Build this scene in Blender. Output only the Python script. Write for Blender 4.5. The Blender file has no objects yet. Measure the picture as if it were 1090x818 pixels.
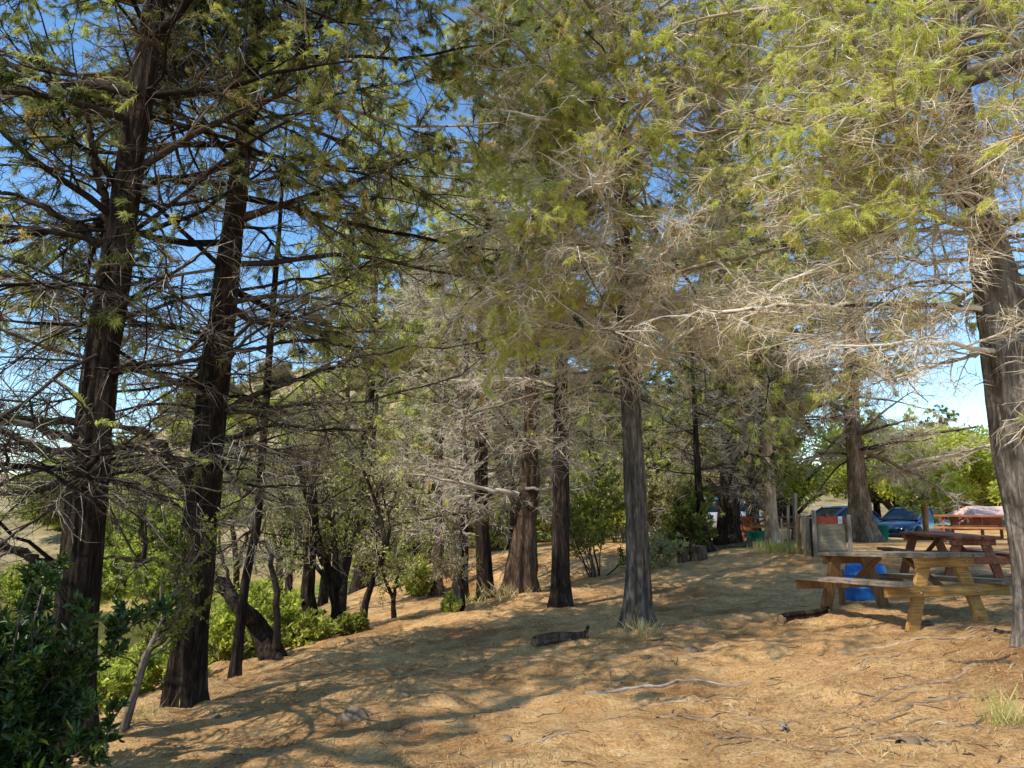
import bpy, math, random
import numpy as np
from mathutils import Vector, Matrix
PI = math.pi
R = math.radians
rng = np.random.default_rng(11)
random.seed(5)
scene = bpy.context.scene
COL = scene.collection

# ------------------------------------------------------------------ camera frame
CAM_Z = 1.6
PITCH = R(8.9)
FPX = 793.0
SP, CP = math.sin(PITCH), math.cos(PITCH)

def P(px, py, Y):
    """a point of the place, given where the photo shows it and its depth in metres"""
    u = (px - 545.0) / FPX
    v = (409.0 - py) / FPX
    dy = CP - v * SP
    dz = SP + v * CP
    s = Y / dy
    return (u * s, Y, CAM_Z + dz * s)

# ------------------------------------------------------------------ noise
_perm = np.random.default_rng(3).random((256, 256))
def vnoise(x, y):
    xi = np.floor(x).astype(int); yi = np.floor(y).astype(int)
    fx = x - xi; fy = y - yi
    fx = fx * fx * (3 - 2 * fx); fy = fy * fy * (3 - 2 * fy)
    a = _perm[xi % 256, yi % 256]; b = _perm[(xi + 1) % 256, yi % 256]
    c = _perm[xi % 256, (yi + 1) % 256]; d = _perm[(xi + 1) % 256, (yi + 1) % 256]
    return (a * (1 - fx) + b * fx) * (1 - fy) + (c * (1 - fx) + d * fx) * fy - .5
def fbm(x, y, o=4):
    r = 0; a = 1.0
    for k in range(o):
        r = r + a * vnoise(x * 2 ** k + 17.3 * k, y * 2 ** k + 9.1 * k); a *= .5
    return r
def sstep(a, b, x):
    t = np.clip((x - a) / (b - a), 0, 1); return t * t * (3 - 2 * t)

# ------------------------------------------------------------------ terrain
WATER_Z = -2.4
_c = [P(545, 818, 4.7), P(1090, 818, 4.45), P(110, 818, 5.3), P(195, 757, 7.5), P(72, 805, 6.0), P(250, 722, 9.0),
      P(293, 706, 10.0), P(328, 685, 13.0), P(365, 674, 13.2), P(490, 643, 17), P(517, 640, 15.2), P(550, 634, 14.5),
      P(597, 646, 12.6), P(680, 672, 9.5), P(597, 688, 9.0), P(1013, 668, 8.2), P(905, 652, 9.85), (7.55, 12.4, .31),
      (7.62, 14.2, .25), P(1040, 580, 20), P(775, 581, 22), P(822, 580, 21), P(918, 577, 23), P(965, 577, 33), P(1000, 577, 33),
      P(872, 588, 16.5), P(735, 598, 18), P(720, 640, 13), P(600, 592, 20), P(430, 612, 22), P(465, 632, 19),
      P(1090, 690, 6.6), P(400, 765, 6.3), P(800, 740, 6.5), P(760, 570, 30), P(330, 650, 19)]
_c += [(0, -6, .15), (0, 0, 0), (4, 0, .12), (12, -3, .3), (12, 8, .55), (16, 15, .65), (24, 30, .45), (24, 46, .2), (-3, 1, -.15), (-6, -4, -.5),
       (-6.5, 4, -.9), (-9, 8, -1.6), (-13, 11, -2.5), (-7, 12.5, -1.5), (-9, 16, -2.5), (-8, 20.5, -2.6), (-14, 19, -3.2), (-25, 20, -3.3), (-35, 20, -3.3),
       (-12, 24, -3.1), (-25, 25, -3.1), (-7.5, 25, -2.2), (-14, 30, -2.0), (-30, 30, -2.0), (-14, 38, -1.0), (-30, 40, -1.0), (-5.5, 31, -1.0),
       (-35, 5, -3), (-20, 2, -3), (-15, -4, -2), (2, 36, -.2), (2, 48, .4), (14, 46, .25), (-8, 46, .4)]
_c = np.array(_c)
def _k(r2): return np.where(r2 > 1e-9, .5 * r2 * np.log(np.maximum(r2, 1e-12)), 0.0)
_n = len(_c)
_d2 = ((_c[:, None, :2] - _c[None, :, :2]) ** 2).sum(-1)
_A = np.zeros((_n + 3, _n + 3)); _A[:_n, :_n] = _k(_d2) + np.eye(_n) * .12
_A[:_n, _n] = 1; _A[:_n, _n + 1:] = _c[:, :2]; _A[_n, :_n] = 1; _A[_n + 1:, :_n] = _c[:, :2].T
_w = np.linalg.solve(_A, np.concatenate([_c[:, 2], [0, 0, 0]]))
_AZ = np.array([-3, -.75, -.6, -.52, -.44, -.36, -.30, -.1, .1, .25, .4, .7, 3])
_EL = np.array([2.6, 2.6, 3.0, 4.0, 7.2, 9.9, 10.6, 11.2, 9.0, 5.0, 2.3, 2, 2])
def hground(x, y):
    x = np.atleast_1d(np.asarray(x, float)); y = np.atleast_1d(np.asarray(y, float))
    shp = x.shape; x = x.ravel(); y = y.ravel()
    xc = np.clip(x, -34, 24); yc = np.clip(y, -6, 48)
    z = np.empty_like(x)
    for s in range(0, len(x), 20000):
        a = xc[s:s + 20000]; b = yc[s:s + 20000]
        d2 = (a[:, None] - _c[None, :, 0]) ** 2 + (b[:, None] - _c[None, :, 1]) ** 2
        z[s:s + 20000] = _k(d2) @ _w[:_n] + _w[_n] + a * _w[_n + 1] + b * _w[_n + 2]
    far = sstep(36, 50, y)
    el = np.interp(x / np.maximum(y, 1.), _AZ, _EL)
    hill = .2 + np.tan(np.radians(el)) * 112 * sstep(40, 115, y) + 2.0 * fbm(x / 14, y / 14, 3) * sstep(45, 80, y)
    z = z * (1 - far) + hill * far
    return z.reshape(shp)
def gz(x, y): return float(hground(x, y)[0])

# ------------------------------------------------------------------ mesh helpers
def raw_mesh(name, V, F=None, quads=None, tris=None, tint=None, smooth=False):
    me = bpy.data.meshes.new(name)
    V = np.asarray(V, np.float32)
    ql = 0 if quads is None else len(quads); tl = 0 if tris is None else len(tris)
    parts = []
    if ql: parts.append(np.asarray(quads, np.int32).ravel())
    if tl: parts.append(np.asarray(tris, np.int32).ravel())
    idx = np.concatenate(parts)
    starts = np.concatenate([np.arange(ql) * 4, ql * 4 + np.arange(tl) * 3]).astype(np.int32)
    me.vertices.add(len(V)); me.vertices.foreach_set('co', V.ravel())
    me.loops.add(len(idx)); me.loops.foreach_set('vertex_index', idx)
    me.polygons.add(ql + tl); me.polygons.foreach_set('loop_start', starts)
    if smooth: me.polygons.foreach_set('use_smooth', np.ones(ql + tl, bool))
    if tint is not None:
        a = me.attributes.new('tint', 'FLOAT', 'POINT'); a.data.foreach_set('value', np.asarray(tint, np.float32))
    me.update(calc_edges=True)
    return me

def link(name, me, m, parent=None, kind=None):
    o = bpy.data.objects.new(name, me); COL.objects.link(o)
    if m is not None and len(me.materials) == 0: me.materials.append(m)
    if parent is not None: o.parent = parent
    if kind: o['kind'] = kind
    return o
def tag(o, label, cat, group=None, kind=None):
    o['label'] = label; o['category'] = cat
    if group: o['group'] = group
    if kind: o['kind'] = kind
    return o
def empty(name, loc, label, cat, rz=0, group=None):
    o = bpy.data.objects.new(name, None); COL.objects.link(o)
    o.location = loc; o.rotation_euler = (0, 0, rz); o.empty_display_size = .2
    return tag(o, label, cat, group)
def dup(root, loc, rz, sc, label, group=None):
    r = root.copy(); COL.objects.link(r); r.location = loc; r.rotation_euler = (0, 0, rz)
    r.scale = sc if hasattr(sc, '__len__') else (sc, sc, sc)
    r['label'] = label
    if group: r['group'] = group
    for ch in list(root.children):
        c = ch.copy(); COL.objects.link(c); c.parent = r
        for g in list(ch.children):
            d = g.copy(); COL.objects.link(d); d.parent = c
    return r

def nrm(v): return v / np.maximum(np.linalg.norm(v, axis=-1, keepdims=True), 1e-9)

def tubes(Pn, Rn, K, tint=None, caps=False):
    """Pn [M,N,3], Rn [M,N] -> verts, quads, tint"""
    M, N = Rn.shape
    T = np.empty_like(Pn); T[:, 1:-1] = Pn[:, 2:] - Pn[:, :-2]; T[:, 0] = Pn[:, 1] - Pn[:, 0]; T[:, -1] = Pn[:, -1] - Pn[:, -2]
    T = nrm(T)
    ref = np.where(np.abs(T[:, :1, 2:3]) > .85, np.array([1., 0, 0]), np.array([0, 0, 1.]))
    U = nrm(np.cross(T, np.broadcast_to(ref, T.shape))); W = np.cross(T, U)
    a = np.arange(K) / K * 2 * PI
    V = Pn[:, :, None] + Rn[:, :, None, None] * (U[:, :, None] * np.cos(a)[None, None, :, None] + W[:, :, None] * np.sin(a)[None, None, :, None])
    base = np.arange(M)[:, None, None] * N * K + np.arange(N - 1)[None, :, None] * K
    k = np.arange(K)[None, None, :]; k2 = (k + 1) % K
    Q = np.stack([base + k, base + k2, base + K + k2, base + K + k], -1).reshape(-1, 4)
    t = None if tint is None else np.repeat(np.asarray(tint, np.float32), N * K)
    return V.reshape(-1, 3), Q, t

class Acc:
    def __init__(s): s.v = []; s.q = []; s.t = []; s.a = []; s.n = 0
    def add(s, V, Q=None, T=None, tint=0.5):
        V = np.asarray(V)
        if Q is not None and len(Q): s.q.append(np.asarray(Q) + s.n)
        if T is not None and len(T): s.t.append(np.asarray(T) + s.n)
        s.v.append(V); s.a.append(np.broadcast_to(np.asarray(tint, np.float32), (len(V),))); s.n += len(V)
    def mesh(s, name, smooth=False):
        return raw_mesh(name, np.concatenate(s.v), quads=np.concatenate(s.q) if s.q else None,
                        tris=np.concatenate(s.t) if s.t else None, tint=np.concatenate(s.a), smooth=smooth)

def grow(Pn, Rn, cnt, t0, t1, length, ang, npts, rad, rg, droop=0., wob=.12, vert=.5, up=0., tipr=.35):
    """children along parents; returns P2, R2, parent index, t"""
    M, N = Rn.shape
    idx = np.repeat(np.arange(M), cnt)
    n = len(idx)
    if n == 0: return np.zeros((0, npts, 3)), np.zeros((0, npts)), idx, np.zeros(0)
    t = t0 + (t1 - t0) * rg.random(n)
    f = t * (N - 1) * .9999; i0 = f.astype(int); fr = (f - i0)[:, None]
    a = Pn[idx, i0]; b = Pn[idx, i0 + 1]
    pos = a * (1 - fr) + b * fr; tan = nrm(b - a)
    pr = Rn[idx, i0] * (1 - fr[:, 0]) + Rn[idx, i0 + 1] * fr[:, 0]
    side = nrm(np.cross(tan, np.array([0, 0, 1.]) + .05 * rg.normal(size=(n, 3)))) * np.sign(rg.random(n) - .5)[:, None]
    third = np.cross(tan, side)
    th = rg.normal(size=n) * vert
    side = side * np.cos(th)[:, None] + third * np.sin(th)[:, None]
    an = ang * (.7 + .6 * rg.random(n))
    d = nrm(tan * np.cos(an)[:, None] + side * np.sin(an)[:, None])
    L = length(idx, t, n, rg)
    out = np.empty((n, npts, 3)); out[:, 0] = pos
    for k in range(1, npts):
        d = nrm(d + wob * rg.normal(size=(n, 3)) + np.array([0, 0, 1.]) * (up - droop))
        out[:, k] = out[:, k - 1] + d * (L / (npts - 1))[:, None]
    r0 = np.minimum(pr * .7, rad * (.7 + .6 * rg.random(n)))
    r2 = r0[:, None] * np.linspace(1, tipr, npts)[None]
    return out, r2, idx, t

def strands(base, dirs, n, ln, wd, rg, spread=.5, tint=None):
    """feathery evergreen sprays: n slim triangles fanned about dirs from each base point"""
    m = len(base)
    b = np.repeat(base, n, 0); d = np.repeat(dirs, n, 0)
    d = nrm(d + spread * rg.normal(size=b.shape))
    b = b + nrm(rg.normal(size=b.shape)) * (ln * .35 * rg.random(len(b)))[:, None]
    L = ln * (.55 + .9 * rg.random(len(b)))
    s = nrm(np.cross(d, rg.normal(size=b.shape)))
    w = wd * (.6 + .8 * rg.random(len(b)))
    V = np.empty((len(b), 4, 3))
    V[:, 0] = b; V[:, 1] = b + d * (L * .45)[:, None] + s * (w * .5)[:, None]
    V[:, 2] = b + d * L[:, None] + np.array([0, 0, -1.]) * (L * .12)[:, None]
    V[:, 3] = b + d * (L * .45)[:, None] - s * (w * .5)[:, None]
    Q = np.arange(len(b) * 4).reshape(-1, 4)
    tt = None
    if tint is not None: tt = np.repeat(np.clip(np.repeat(tint, n) + .06 * rg.normal(size=len(b)), 0, 1), 4)
    return V.reshape(-1, 3), Q, tt

def sprays(Pl, n, ln, wd, rg, tint, spread=.55):
    """feathery evergreen brush: slim blades all along each twig polyline, leaning forward"""
    m, k = Pl.shape[0], Pl.shape[1]
    idx = np.repeat(np.arange(m), n); q = len(idx)
    f = (.12 + .88 * rg.random(q)) * (k - 1) * .9999; i0 = f.astype(int); fr = (f - i0)[:, None]
    a = Pl[idx, i0]; b2 = Pl[idx, i0 + 1]; b = a * (1 - fr) + b2 * fr
    d = nrm(nrm(b2 - a) + spread * rg.normal(size=b.shape) + np.array([0, 0, .08]))
    L = ln * (.45 + rg.random(q)) * (1.15 - .45 * f / (k - 1)); s = nrm(np.cross(d, rg.normal(size=b.shape))); w = wd * (.6 + .8 * rg.random(q))
    V = np.empty((q, 4, 3)); V[:, 0] = b; V[:, 1] = b + d * (L * .5)[:, None] + s * (w * .5)[:, None]
    V[:, 2] = b + d * L[:, None] - np.array([0, 0, 1.]) * (L * .22)[:, None]; V[:, 3] = b + d * (L * .5)[:, None] - s * (w * .5)[:, None]
    t = np.repeat(np.clip(tint[idx] + .07 * rg.normal(size=q), 0, 1), 4)
    return V.reshape(-1, 3), np.arange(q * 4).reshape(-1, 4), t

def leaves(base, dirs, ln, wd, rg, tint=None, fold=.25):
    """broad leaves: a folded lance shape of two quads each"""
    n = len(base); d = nrm(dirs)
    s = nrm(np.cross(d, rg.normal(size=d.shape))); up = np.cross(s, d)
    L = ln * (.6 + .8 * rg.random(n))[:, None]; w = wd * (.7 + .6 * rg.random(n))[:, None]
    V = np.empty((n, 6, 3))
    V[:, 0] = base; V[:, 1] = base + d * L * .3 + s * w * .5 + up * w * fold; V[:, 2] = base + d * L * .7 + s * w * .4 + up * w * fold
    V[:, 3] = base + d * L - up * L * .1
    V[:, 4] = base + d * L * .7 - s * w * .4 + up * w * fold; V[:, 5] = base + d * L * .3 - s * w * .5 + up * w * fold
    o = np.arange(n)[:, None] * 6
    Q = np.concatenate([o + np.array([0, 1, 2, 3]), o + np.array([0, 3, 4, 5])])
    tt = None if tint is None else np.repeat(tint, 6)
    return V.reshape(-1, 3), Q, tt

# ------------------------------------------------------------------ materials
def mat(name):
    m = bpy.data.materials.new(name); m.use_nodes = True
    nt = m.node_tree; nt.nodes.clear()
    out = nt.nodes.new('ShaderNodeOutputMaterial')
    return m, nt, out
def N(nt, t, **kw):
    n = nt.nodes.new(t)
    for k, v in kw.items(): setattr(n, k, v)
    return n
def ramp(nt, stops, fac=None):
    n = nt.nodes.new('ShaderNodeValToRGB')
    e = n.color_ramp.elements
    while len(e) < len(stops): e.new(.5)
    for i, (p, c) in enumerate(stops): e[i].position = p; e[i].color = (*c, 1)
    if fac is not None: nt.links.new(fac, n.inputs[0])
    return n
def noise(nt, scale, detail=4, vec=None, rough=.55):
    n = nt.nodes.new('ShaderNodeTexNoise'); n.inputs['Scale'].default_value = scale; n.inputs['Detail'].default_value = detail
    n.inputs['Roughness'].default_value = rough
    if vec is not None: nt.links.new(vec, n.inputs['Vector'])
    return n
def mapping(nt, src, scale):
    n = nt.nodes.new('ShaderNodeMapping'); n.inputs['Scale'].default_value = scale
    nt.links.new(src, n.inputs['Vector']); return n.outputs[0]
def mixc(nt, a, b, fac, mode='MIX'):
    n = nt.nodes.new('ShaderNodeMix'); n.data_type = 'RGBA'; n.blend_type = mode
    for s, v in ((n.inputs['Factor'], fac), (n.inputs['A'], a), (n.inputs['B'], b)):
        if isinstance(v, (int, float)): s.default_value = v
        elif isinstance(v, tuple): s.default_value = (*v, 1)
        else: nt.links.new(v, s)
    return n.outputs['Result']
def bsdf(nt, out, color, rough=.8, spec=.2, metal=0, bump=None, bstr=.5, bdist=.02, coat=0):
    p = nt.nodes.new('ShaderNodeBsdfPrincipled')
    if isinstance(color, tuple): p.inputs['Base Color'].default_value = (*color, 1)
    else: nt.links.new(color, p.inputs['Base Color'])
    if isinstance(rough, (int, float)): p.inputs['Roughness'].default_value = rough
    else: nt.links.new(rough, p.inputs['Roughness'])
    p.inputs['Specular IOR Level'].default_value = spec; p.inputs['Metallic'].default_value = metal
    p.inputs['Coat Weight'].default_value = coat
    if bump is not None:
        b = nt.nodes.new('ShaderNodeBump'); b.inputs['Strength'].default_value = bstr; b.inputs['Distance'].default_value = bdist
        nt.links.new(bump, b.inputs['Height']); nt.links.new(b.outputs[0], p.inputs['Normal'])
    nt.links.new(p.outputs[0], out.inputs[0]); return p

def foliage_mat(name, stops, trans=.35, gloss=0.0):
    m, nt, out = mat(name)
    at = N(nt, 'ShaderNodeAttribute', attribute_name='tint')
    rp = ramp(nt, stops, at.outputs['Fac'])
    d = N(nt, 'ShaderNodeBsdfDiffuse'); t = N(nt, 'ShaderNodeBsdfTranslucent')
    nt.links.new(rp.outputs[0], d.inputs[0])
    tc = mixc(nt, rp.outputs[0], (.95, 1.0, .5), .5, 'MULTIPLY')
    nt.links.new(tc, t.inputs[0])
    mx = N(nt, 'ShaderNodeMixShader'); mx.inputs[0].default_value = trans
    nt.links.new(d.outputs[0], mx.inputs[1]); nt.links.new(t.outputs[0], mx.inputs[2])
    last = mx.outputs[0]
    if gloss > 0:
        g = N(nt, 'ShaderNodeBsdfGlossy'); g.inputs['Roughness'].default_value = .38; g.inputs[0].default_value = (.9, .95, .9, 1)
        m2 = N(nt, 'ShaderNodeMixShader'); fr = N(nt, 'ShaderNodeFresnel'); fr.inputs[0].default_value = 1.35
        mm = N(nt, 'ShaderNodeMath', operation='MULTIPLY_ADD'); nt.links.new(fr.outputs[0], mm.inputs[0]); mm.inputs[1].default_value = gloss * 2; mm.inputs[2].default_value = gloss * .25
        nt.links.new(mm.outputs[0], m2.inputs[0]); nt.links.new(last, m2.inputs[1]); nt.links.new(g.outputs[0], m2.inputs[2]); last = m2.outputs[0]
    nt.links.new(last, out.inputs[0]); return m

def bark_mat(name, dark, mid, light, s=1.0):
    m, nt, out = mat(name)
    tc = N(nt, 'ShaderNodeTexCoord')
    v = mapping(nt, tc.outputs['Object'], (42 * s, 42 * s, 6.5 * s))
    n1 = noise(nt, 1.0, 6, v, .65)
    v2 = mapping(nt, tc.outputs['Object'], (15 * s, 15 * s, 2.4 * s))
    n2 = noise(nt, 1.0, 4, v2, .6)
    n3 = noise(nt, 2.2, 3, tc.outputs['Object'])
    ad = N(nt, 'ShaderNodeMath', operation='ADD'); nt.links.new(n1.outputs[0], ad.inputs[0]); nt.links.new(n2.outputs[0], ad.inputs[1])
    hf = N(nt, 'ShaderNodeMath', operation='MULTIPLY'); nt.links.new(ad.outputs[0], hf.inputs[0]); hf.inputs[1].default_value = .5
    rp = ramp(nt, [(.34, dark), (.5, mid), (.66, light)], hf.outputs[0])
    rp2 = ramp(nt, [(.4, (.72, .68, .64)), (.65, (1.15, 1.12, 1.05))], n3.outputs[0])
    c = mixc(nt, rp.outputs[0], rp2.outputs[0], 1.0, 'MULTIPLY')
    bsdf(nt, out, c, .9, .1, bump=hf.outputs[0], bstr=1.0, bdist=.05)
    return m

M = {}
M['bark_dark'] = bark_mat('bark_dark', (.008, .006, .0045), (.030, .021, .016), (.11, .08, .06))  # darkened: the shade on the backlit left trunks is put into this bark
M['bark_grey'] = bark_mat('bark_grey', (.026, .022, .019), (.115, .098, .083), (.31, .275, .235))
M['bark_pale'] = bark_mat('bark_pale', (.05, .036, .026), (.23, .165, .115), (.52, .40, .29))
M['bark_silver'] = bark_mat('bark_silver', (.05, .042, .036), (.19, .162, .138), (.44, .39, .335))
M['bark_sunlit'] = bark_mat('bark_sunlit', (.2, .145, .1), (.46, .35, .25), (.68, .55, .41))  # lightened bark: sunshine on the slim trunk is put into the colour
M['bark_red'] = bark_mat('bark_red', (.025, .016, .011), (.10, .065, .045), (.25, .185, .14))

def twig_mat():
    m, nt, out = mat('twig')
    at = N(nt, 'ShaderNodeAttribute', attribute_name='tint')
    tc = N(nt, 'ShaderNodeTexCoord'); n = noise(nt, 9, 3, tc.outputs['Object'])
    ad = N(nt, 'ShaderNodeMath', operation='MULTIPLY_ADD'); nt.links.new(n.outputs[0], ad.inputs[0]); ad.inputs[1].default_value = .35; nt.links.new(at.outputs['Fac'], ad.inputs[2])
    sb = N(nt, 'ShaderNodeMath', operation='SUBTRACT'); nt.links.new(ad.outputs[0], sb.inputs[0]); sb.inputs[1].default_value = .175
    rp = ramp(nt, [(0, (.016, .011, .008)), (.28, (.08, .058, .042)), (.55, (.40, .32, .235)), (.82, (.68, .60, .475)), (.94, (.76, .68, .55)), (1, (.6, .42, .16))], sb.outputs[0])
    bsdf(nt, out, rp.outputs[0], .9, .1)
    return m
M['twig'] = twig_mat()
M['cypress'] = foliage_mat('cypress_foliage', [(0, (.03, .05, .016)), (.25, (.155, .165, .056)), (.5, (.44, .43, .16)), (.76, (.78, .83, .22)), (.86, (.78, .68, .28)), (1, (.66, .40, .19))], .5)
M['far_leaf'] = foliage_mat('far_foliage', [(0, (.05, .07, .02)), (.35, (.2, .22, .055)), (.6, (.44, .46, .10)), (.85, (.68, .72, .16)), (1, (.7, .64, .2))], .45)
M['dry_leaf'] = foliage_mat('dry_foliage', [(0, (.10, .08, .05)), (.4, (.33, .27, .15)), (.7, (.52, .46, .25)), (1, (.56, .6, .15))], .35)
M['glossy'] = foliage_mat('glossy_leaf', [(0, (.012, .026, .006)), (.5, (.045, .085, .016)), (.85, (.12, .19, .03)), (1, (.38, .44, .05))], .3, .09)
M['bank_leaf'] = foliage_mat('bank_leaf', [(0, (.17, .2, .035)), (.5, (.46, .5, .09)), (1, (.78, .8, .17))], .48)
M['straw'] = foliage_mat('straw', [(0, (.14, .09, .05)), (.5, (.50, .32, .15)), (.8, (.80, .60, .32)), (1, (.34, .4, .07))], .2)

def ground_mat():
    m, nt, out = mat('ground')
    g = N(nt, 'ShaderNodeNewGeometry'); pos = g.outputs['Position']
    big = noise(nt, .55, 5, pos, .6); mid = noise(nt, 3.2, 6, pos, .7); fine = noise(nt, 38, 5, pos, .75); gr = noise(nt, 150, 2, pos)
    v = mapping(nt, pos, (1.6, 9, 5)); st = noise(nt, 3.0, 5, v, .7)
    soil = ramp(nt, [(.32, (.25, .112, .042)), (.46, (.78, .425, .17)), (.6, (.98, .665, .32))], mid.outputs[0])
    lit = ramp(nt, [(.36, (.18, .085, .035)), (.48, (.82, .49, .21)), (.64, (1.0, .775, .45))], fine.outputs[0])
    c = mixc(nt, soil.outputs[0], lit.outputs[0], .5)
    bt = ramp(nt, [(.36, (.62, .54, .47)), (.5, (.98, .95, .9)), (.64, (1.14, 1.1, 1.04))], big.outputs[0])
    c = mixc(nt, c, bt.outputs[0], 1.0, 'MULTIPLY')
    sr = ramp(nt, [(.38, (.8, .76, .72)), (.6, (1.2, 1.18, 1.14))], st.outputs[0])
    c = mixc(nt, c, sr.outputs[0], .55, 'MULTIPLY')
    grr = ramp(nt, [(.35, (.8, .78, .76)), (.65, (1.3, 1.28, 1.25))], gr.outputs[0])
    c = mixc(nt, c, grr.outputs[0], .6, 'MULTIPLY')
    # vegetation and dry grass painted by the kind of ground, an attribute of the sheet
    at = N(nt, 'ShaderNodeAttribute', attribute_name='green'); ad = N(nt, 'ShaderNodeAttribute', attribute_name='dry')
    gn = ramp(nt, [(.35, (.09, .12, .025)), (.6, (.25, .29, .05)), (.75, (.36, .36, .10))], mid.outputs[0])
    n2 = noise(nt, .16, 6, pos, .7); dn = ramp(nt, [(.36, (.17, .15, .06)), (.5, (.38, .32, .17)), (.62, (.55, .46, .28))], n2.outputs[0])
    n4 = noise(nt, .9, 7, pos, .78); d4 = ramp(nt, [(.36, (.3, .3, .22)), (.52, (1, .98, .95)), (.68, (1.25, 1.22, 1.1))], n4.outputs[0])
    dnf = mixc(nt, mixc(nt, dn.outputs[0], lit.outputs[0], .2), d4.outputs[0], 1.0, 'MULTIPLY')
    c = mixc(nt, c, dnf, ad.outputs['Fac'])
    c = mixc(nt, c, gn.outputs[0], at.outputs['Fac'])
    s = N(nt, 'ShaderNodeMath', operation='ADD'); nt.links.new(fine.outputs[0], s.inputs[0]); nt.links.new(mid.outputs[0], s.inputs[1])
    s2 = N(nt, 'ShaderNodeMath', operation='MULTIPLY_ADD'); nt.links.new(gr.outputs[0], s2.inputs[0]); s2.inputs[1].default_value = .4; nt.links.new(s.outputs[0], s2.inputs[2])
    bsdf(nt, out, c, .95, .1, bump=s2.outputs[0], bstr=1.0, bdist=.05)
    return m
M['ground'] = ground_mat()

def wood_mat(name, c0, c1, c2, rough=.75, axis=0, worn=None):
    m, nt, out = mat(name)
    tc = N(nt, 'ShaderNodeTexCoord')
    sc = [60, 60, 60]; sc[axis] = 3.0
    n = noise(nt, 1.0, 5, mapping(nt, tc.outputs['Object'], tuple(sc)), .65)
    n2 = noise(nt, 2.6, 4, tc.outputs['Object'])
    rp = ramp(nt, [(.32, c0), (.5, c1), (.68, c2)], n.outputs[0])
    r2 = ramp(nt, [(.38, (.6, .58, .56)), (.62, (1.15, 1.12, 1.1))], n2.outputs[0])
    c = mixc(nt, rp.outputs[0], r2.outputs[0], .8, 'MULTIPLY')
    if worn is not None:
        n3 = noise(nt, 5.5, 6, tc.outputs['Object'], .7); r3 = ramp(nt, [(.56, (0, 0, 0)), (.72, (.8, .8, .8))], n3.outputs[0])
        c = mixc(nt, c, worn, r3.outputs[0])
    bsdf(nt, out, c, rough, .25, bump=n.outputs[0], bstr=.35, bdist=.006)
    return m
M['wood_gold'] = wood_mat('wood_gold', (.2, .10, .026), (.42, .225, .06), (.56, .34, .105), .6, 1)
M['wood_old'] = wood_mat('wood_old', (.11, .085, .06), (.26, .21, .15), (.42, .36, .27), .8, 0, (.13, .075, .045))
M['wood_brown'] = wood_mat('wood_brown', (.12, .055, .025), (.25, .125, .05), (.36, .2, .085), .7, 2)
M['wood_maroon'] = wood_mat('wood_maroon', (.12, .035, .018), (.24, .075, .036), (.34, .13, .065), .6, 0, (.40, .26, .18))
M['wood_red'] = wood_mat('wood_red', (.2, .055, .028), (.32, .095, .04), (.44, .17, .08), .55, 0)
M['wood_orange'] = wood_mat('wood_orange', (.28, .11, .04), (.42, .18, .06), (.52, .27, .1), .55, 0)
M['wood_grey'] = wood_mat('wood_grey', (.16, .12, .09), (.34, .28, .21), (.5, .43, .33), .85, 2)
M['ply'] = wood_mat('ply', (.22, .16, .09), (.36, .28, .17), (.44, .36, .23), .8, 0, (.2, .13, .07))
M['log'] = bark_mat('log_bark', (.03, .02, .014), (.13, .085, .058), (.28, .2, .145))
M['cutwood'] = wood_mat('cutwood', (.14, .085, .045), (.28, .18, .10), (.38, .26, .15), .8, 2)
M['stick'] = wood_mat('stick', (.22, .17, .125), (.42, .35, .27), (.6, .52, .42), .85, 0)
M['root'] = wood_mat('root', (.16, .10, .055), (.34, .23, .13), (.52, .38, .23), .85, 0)

def plain(name, c, rough=.5, spec=.4, metal=0, var=.25, scale=6, coat=0, bstr=.1):
    m, nt, out = mat(name)
    tc = N(nt, 'ShaderNodeTexCoord'); n = noise(nt, scale, 5, tc.outputs['Object'], .65)
    k0 = tuple(x * (1 - var) for x in c); k1 = tuple(min(1, x * (1 + var)) for x in c)
    rp = ramp(nt, [(.35, k0), (.65, k1)], n.outputs[0])
    bsdf(nt, out, rp.outputs[0], rough, spec, metal, bump=n.outputs[0], bstr=bstr, bdist=.01, coat=coat)
    return m
M['blue_plastic'] = plain('blue_plastic', (.015, .13, .46), .4, .4)
M['car_blue'] = plain('car_blue', (.022, .05, .115), .25, .5, .15, .12, 2, .8, .0)
M['car_navy'] = plain('car_navy', (.02, .04, .12), .25, .5, .4, .12, 2, .8, .0)
M['car_white'] = plain('car_white', (.62, .63, .68), .3, .5, 0, .06, 2, .8, .0)
M['car_azure'] = plain('car_azure', (.06, .2, .42), .3, .5, 0, .1, 2, .8, .0)
M['glass'] = plain('window_glass', (.012, .016, .018), .16, .35, 0, .1, 2, 0, .0)
M['tyre'] = plain('tyre', (.02, .02, .02), .85, .2)
M['rim'] = plain('rim', (.45, .46, .48), .35, .5, .8)
M['lamp'] = plain('lamp_glass', (.7, .73, .75), .12, .8, .1, .05, 2, .5, 0)
M['black'] = plain('black_trim', (.015, .015, .016), .6, .3)
M['green_plastic'] = plain('green_plastic', (.01, .22, .15), .45, .4)
M['yellow'] = plain('yellow_paint', (.5, .25, .03), .55, .3)
M['red_paint'] = plain('red_paint', (.36, .055, .03), .6, .3, 0, .3, 12)
M['pink_roof'] = plain('pink_roof', (.78, .5, .39), .8, .2, 0, .1, 9)
M['paper'] = plain('paper', (.75, .75, .78), .8, .2, 0, .06)
M['stone'] = plain('stone', (.22, .155, .10), .9, .2, 0, .5, 7, 0, .8)
M['palestone'] = plain('palestone', (.42, .38, .35), .9, .2, 0, .4, 7, 0, .8)
M['metal'] = plain('bolt_metal', (.4, .38, .36), .45, .5, .8)

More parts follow.
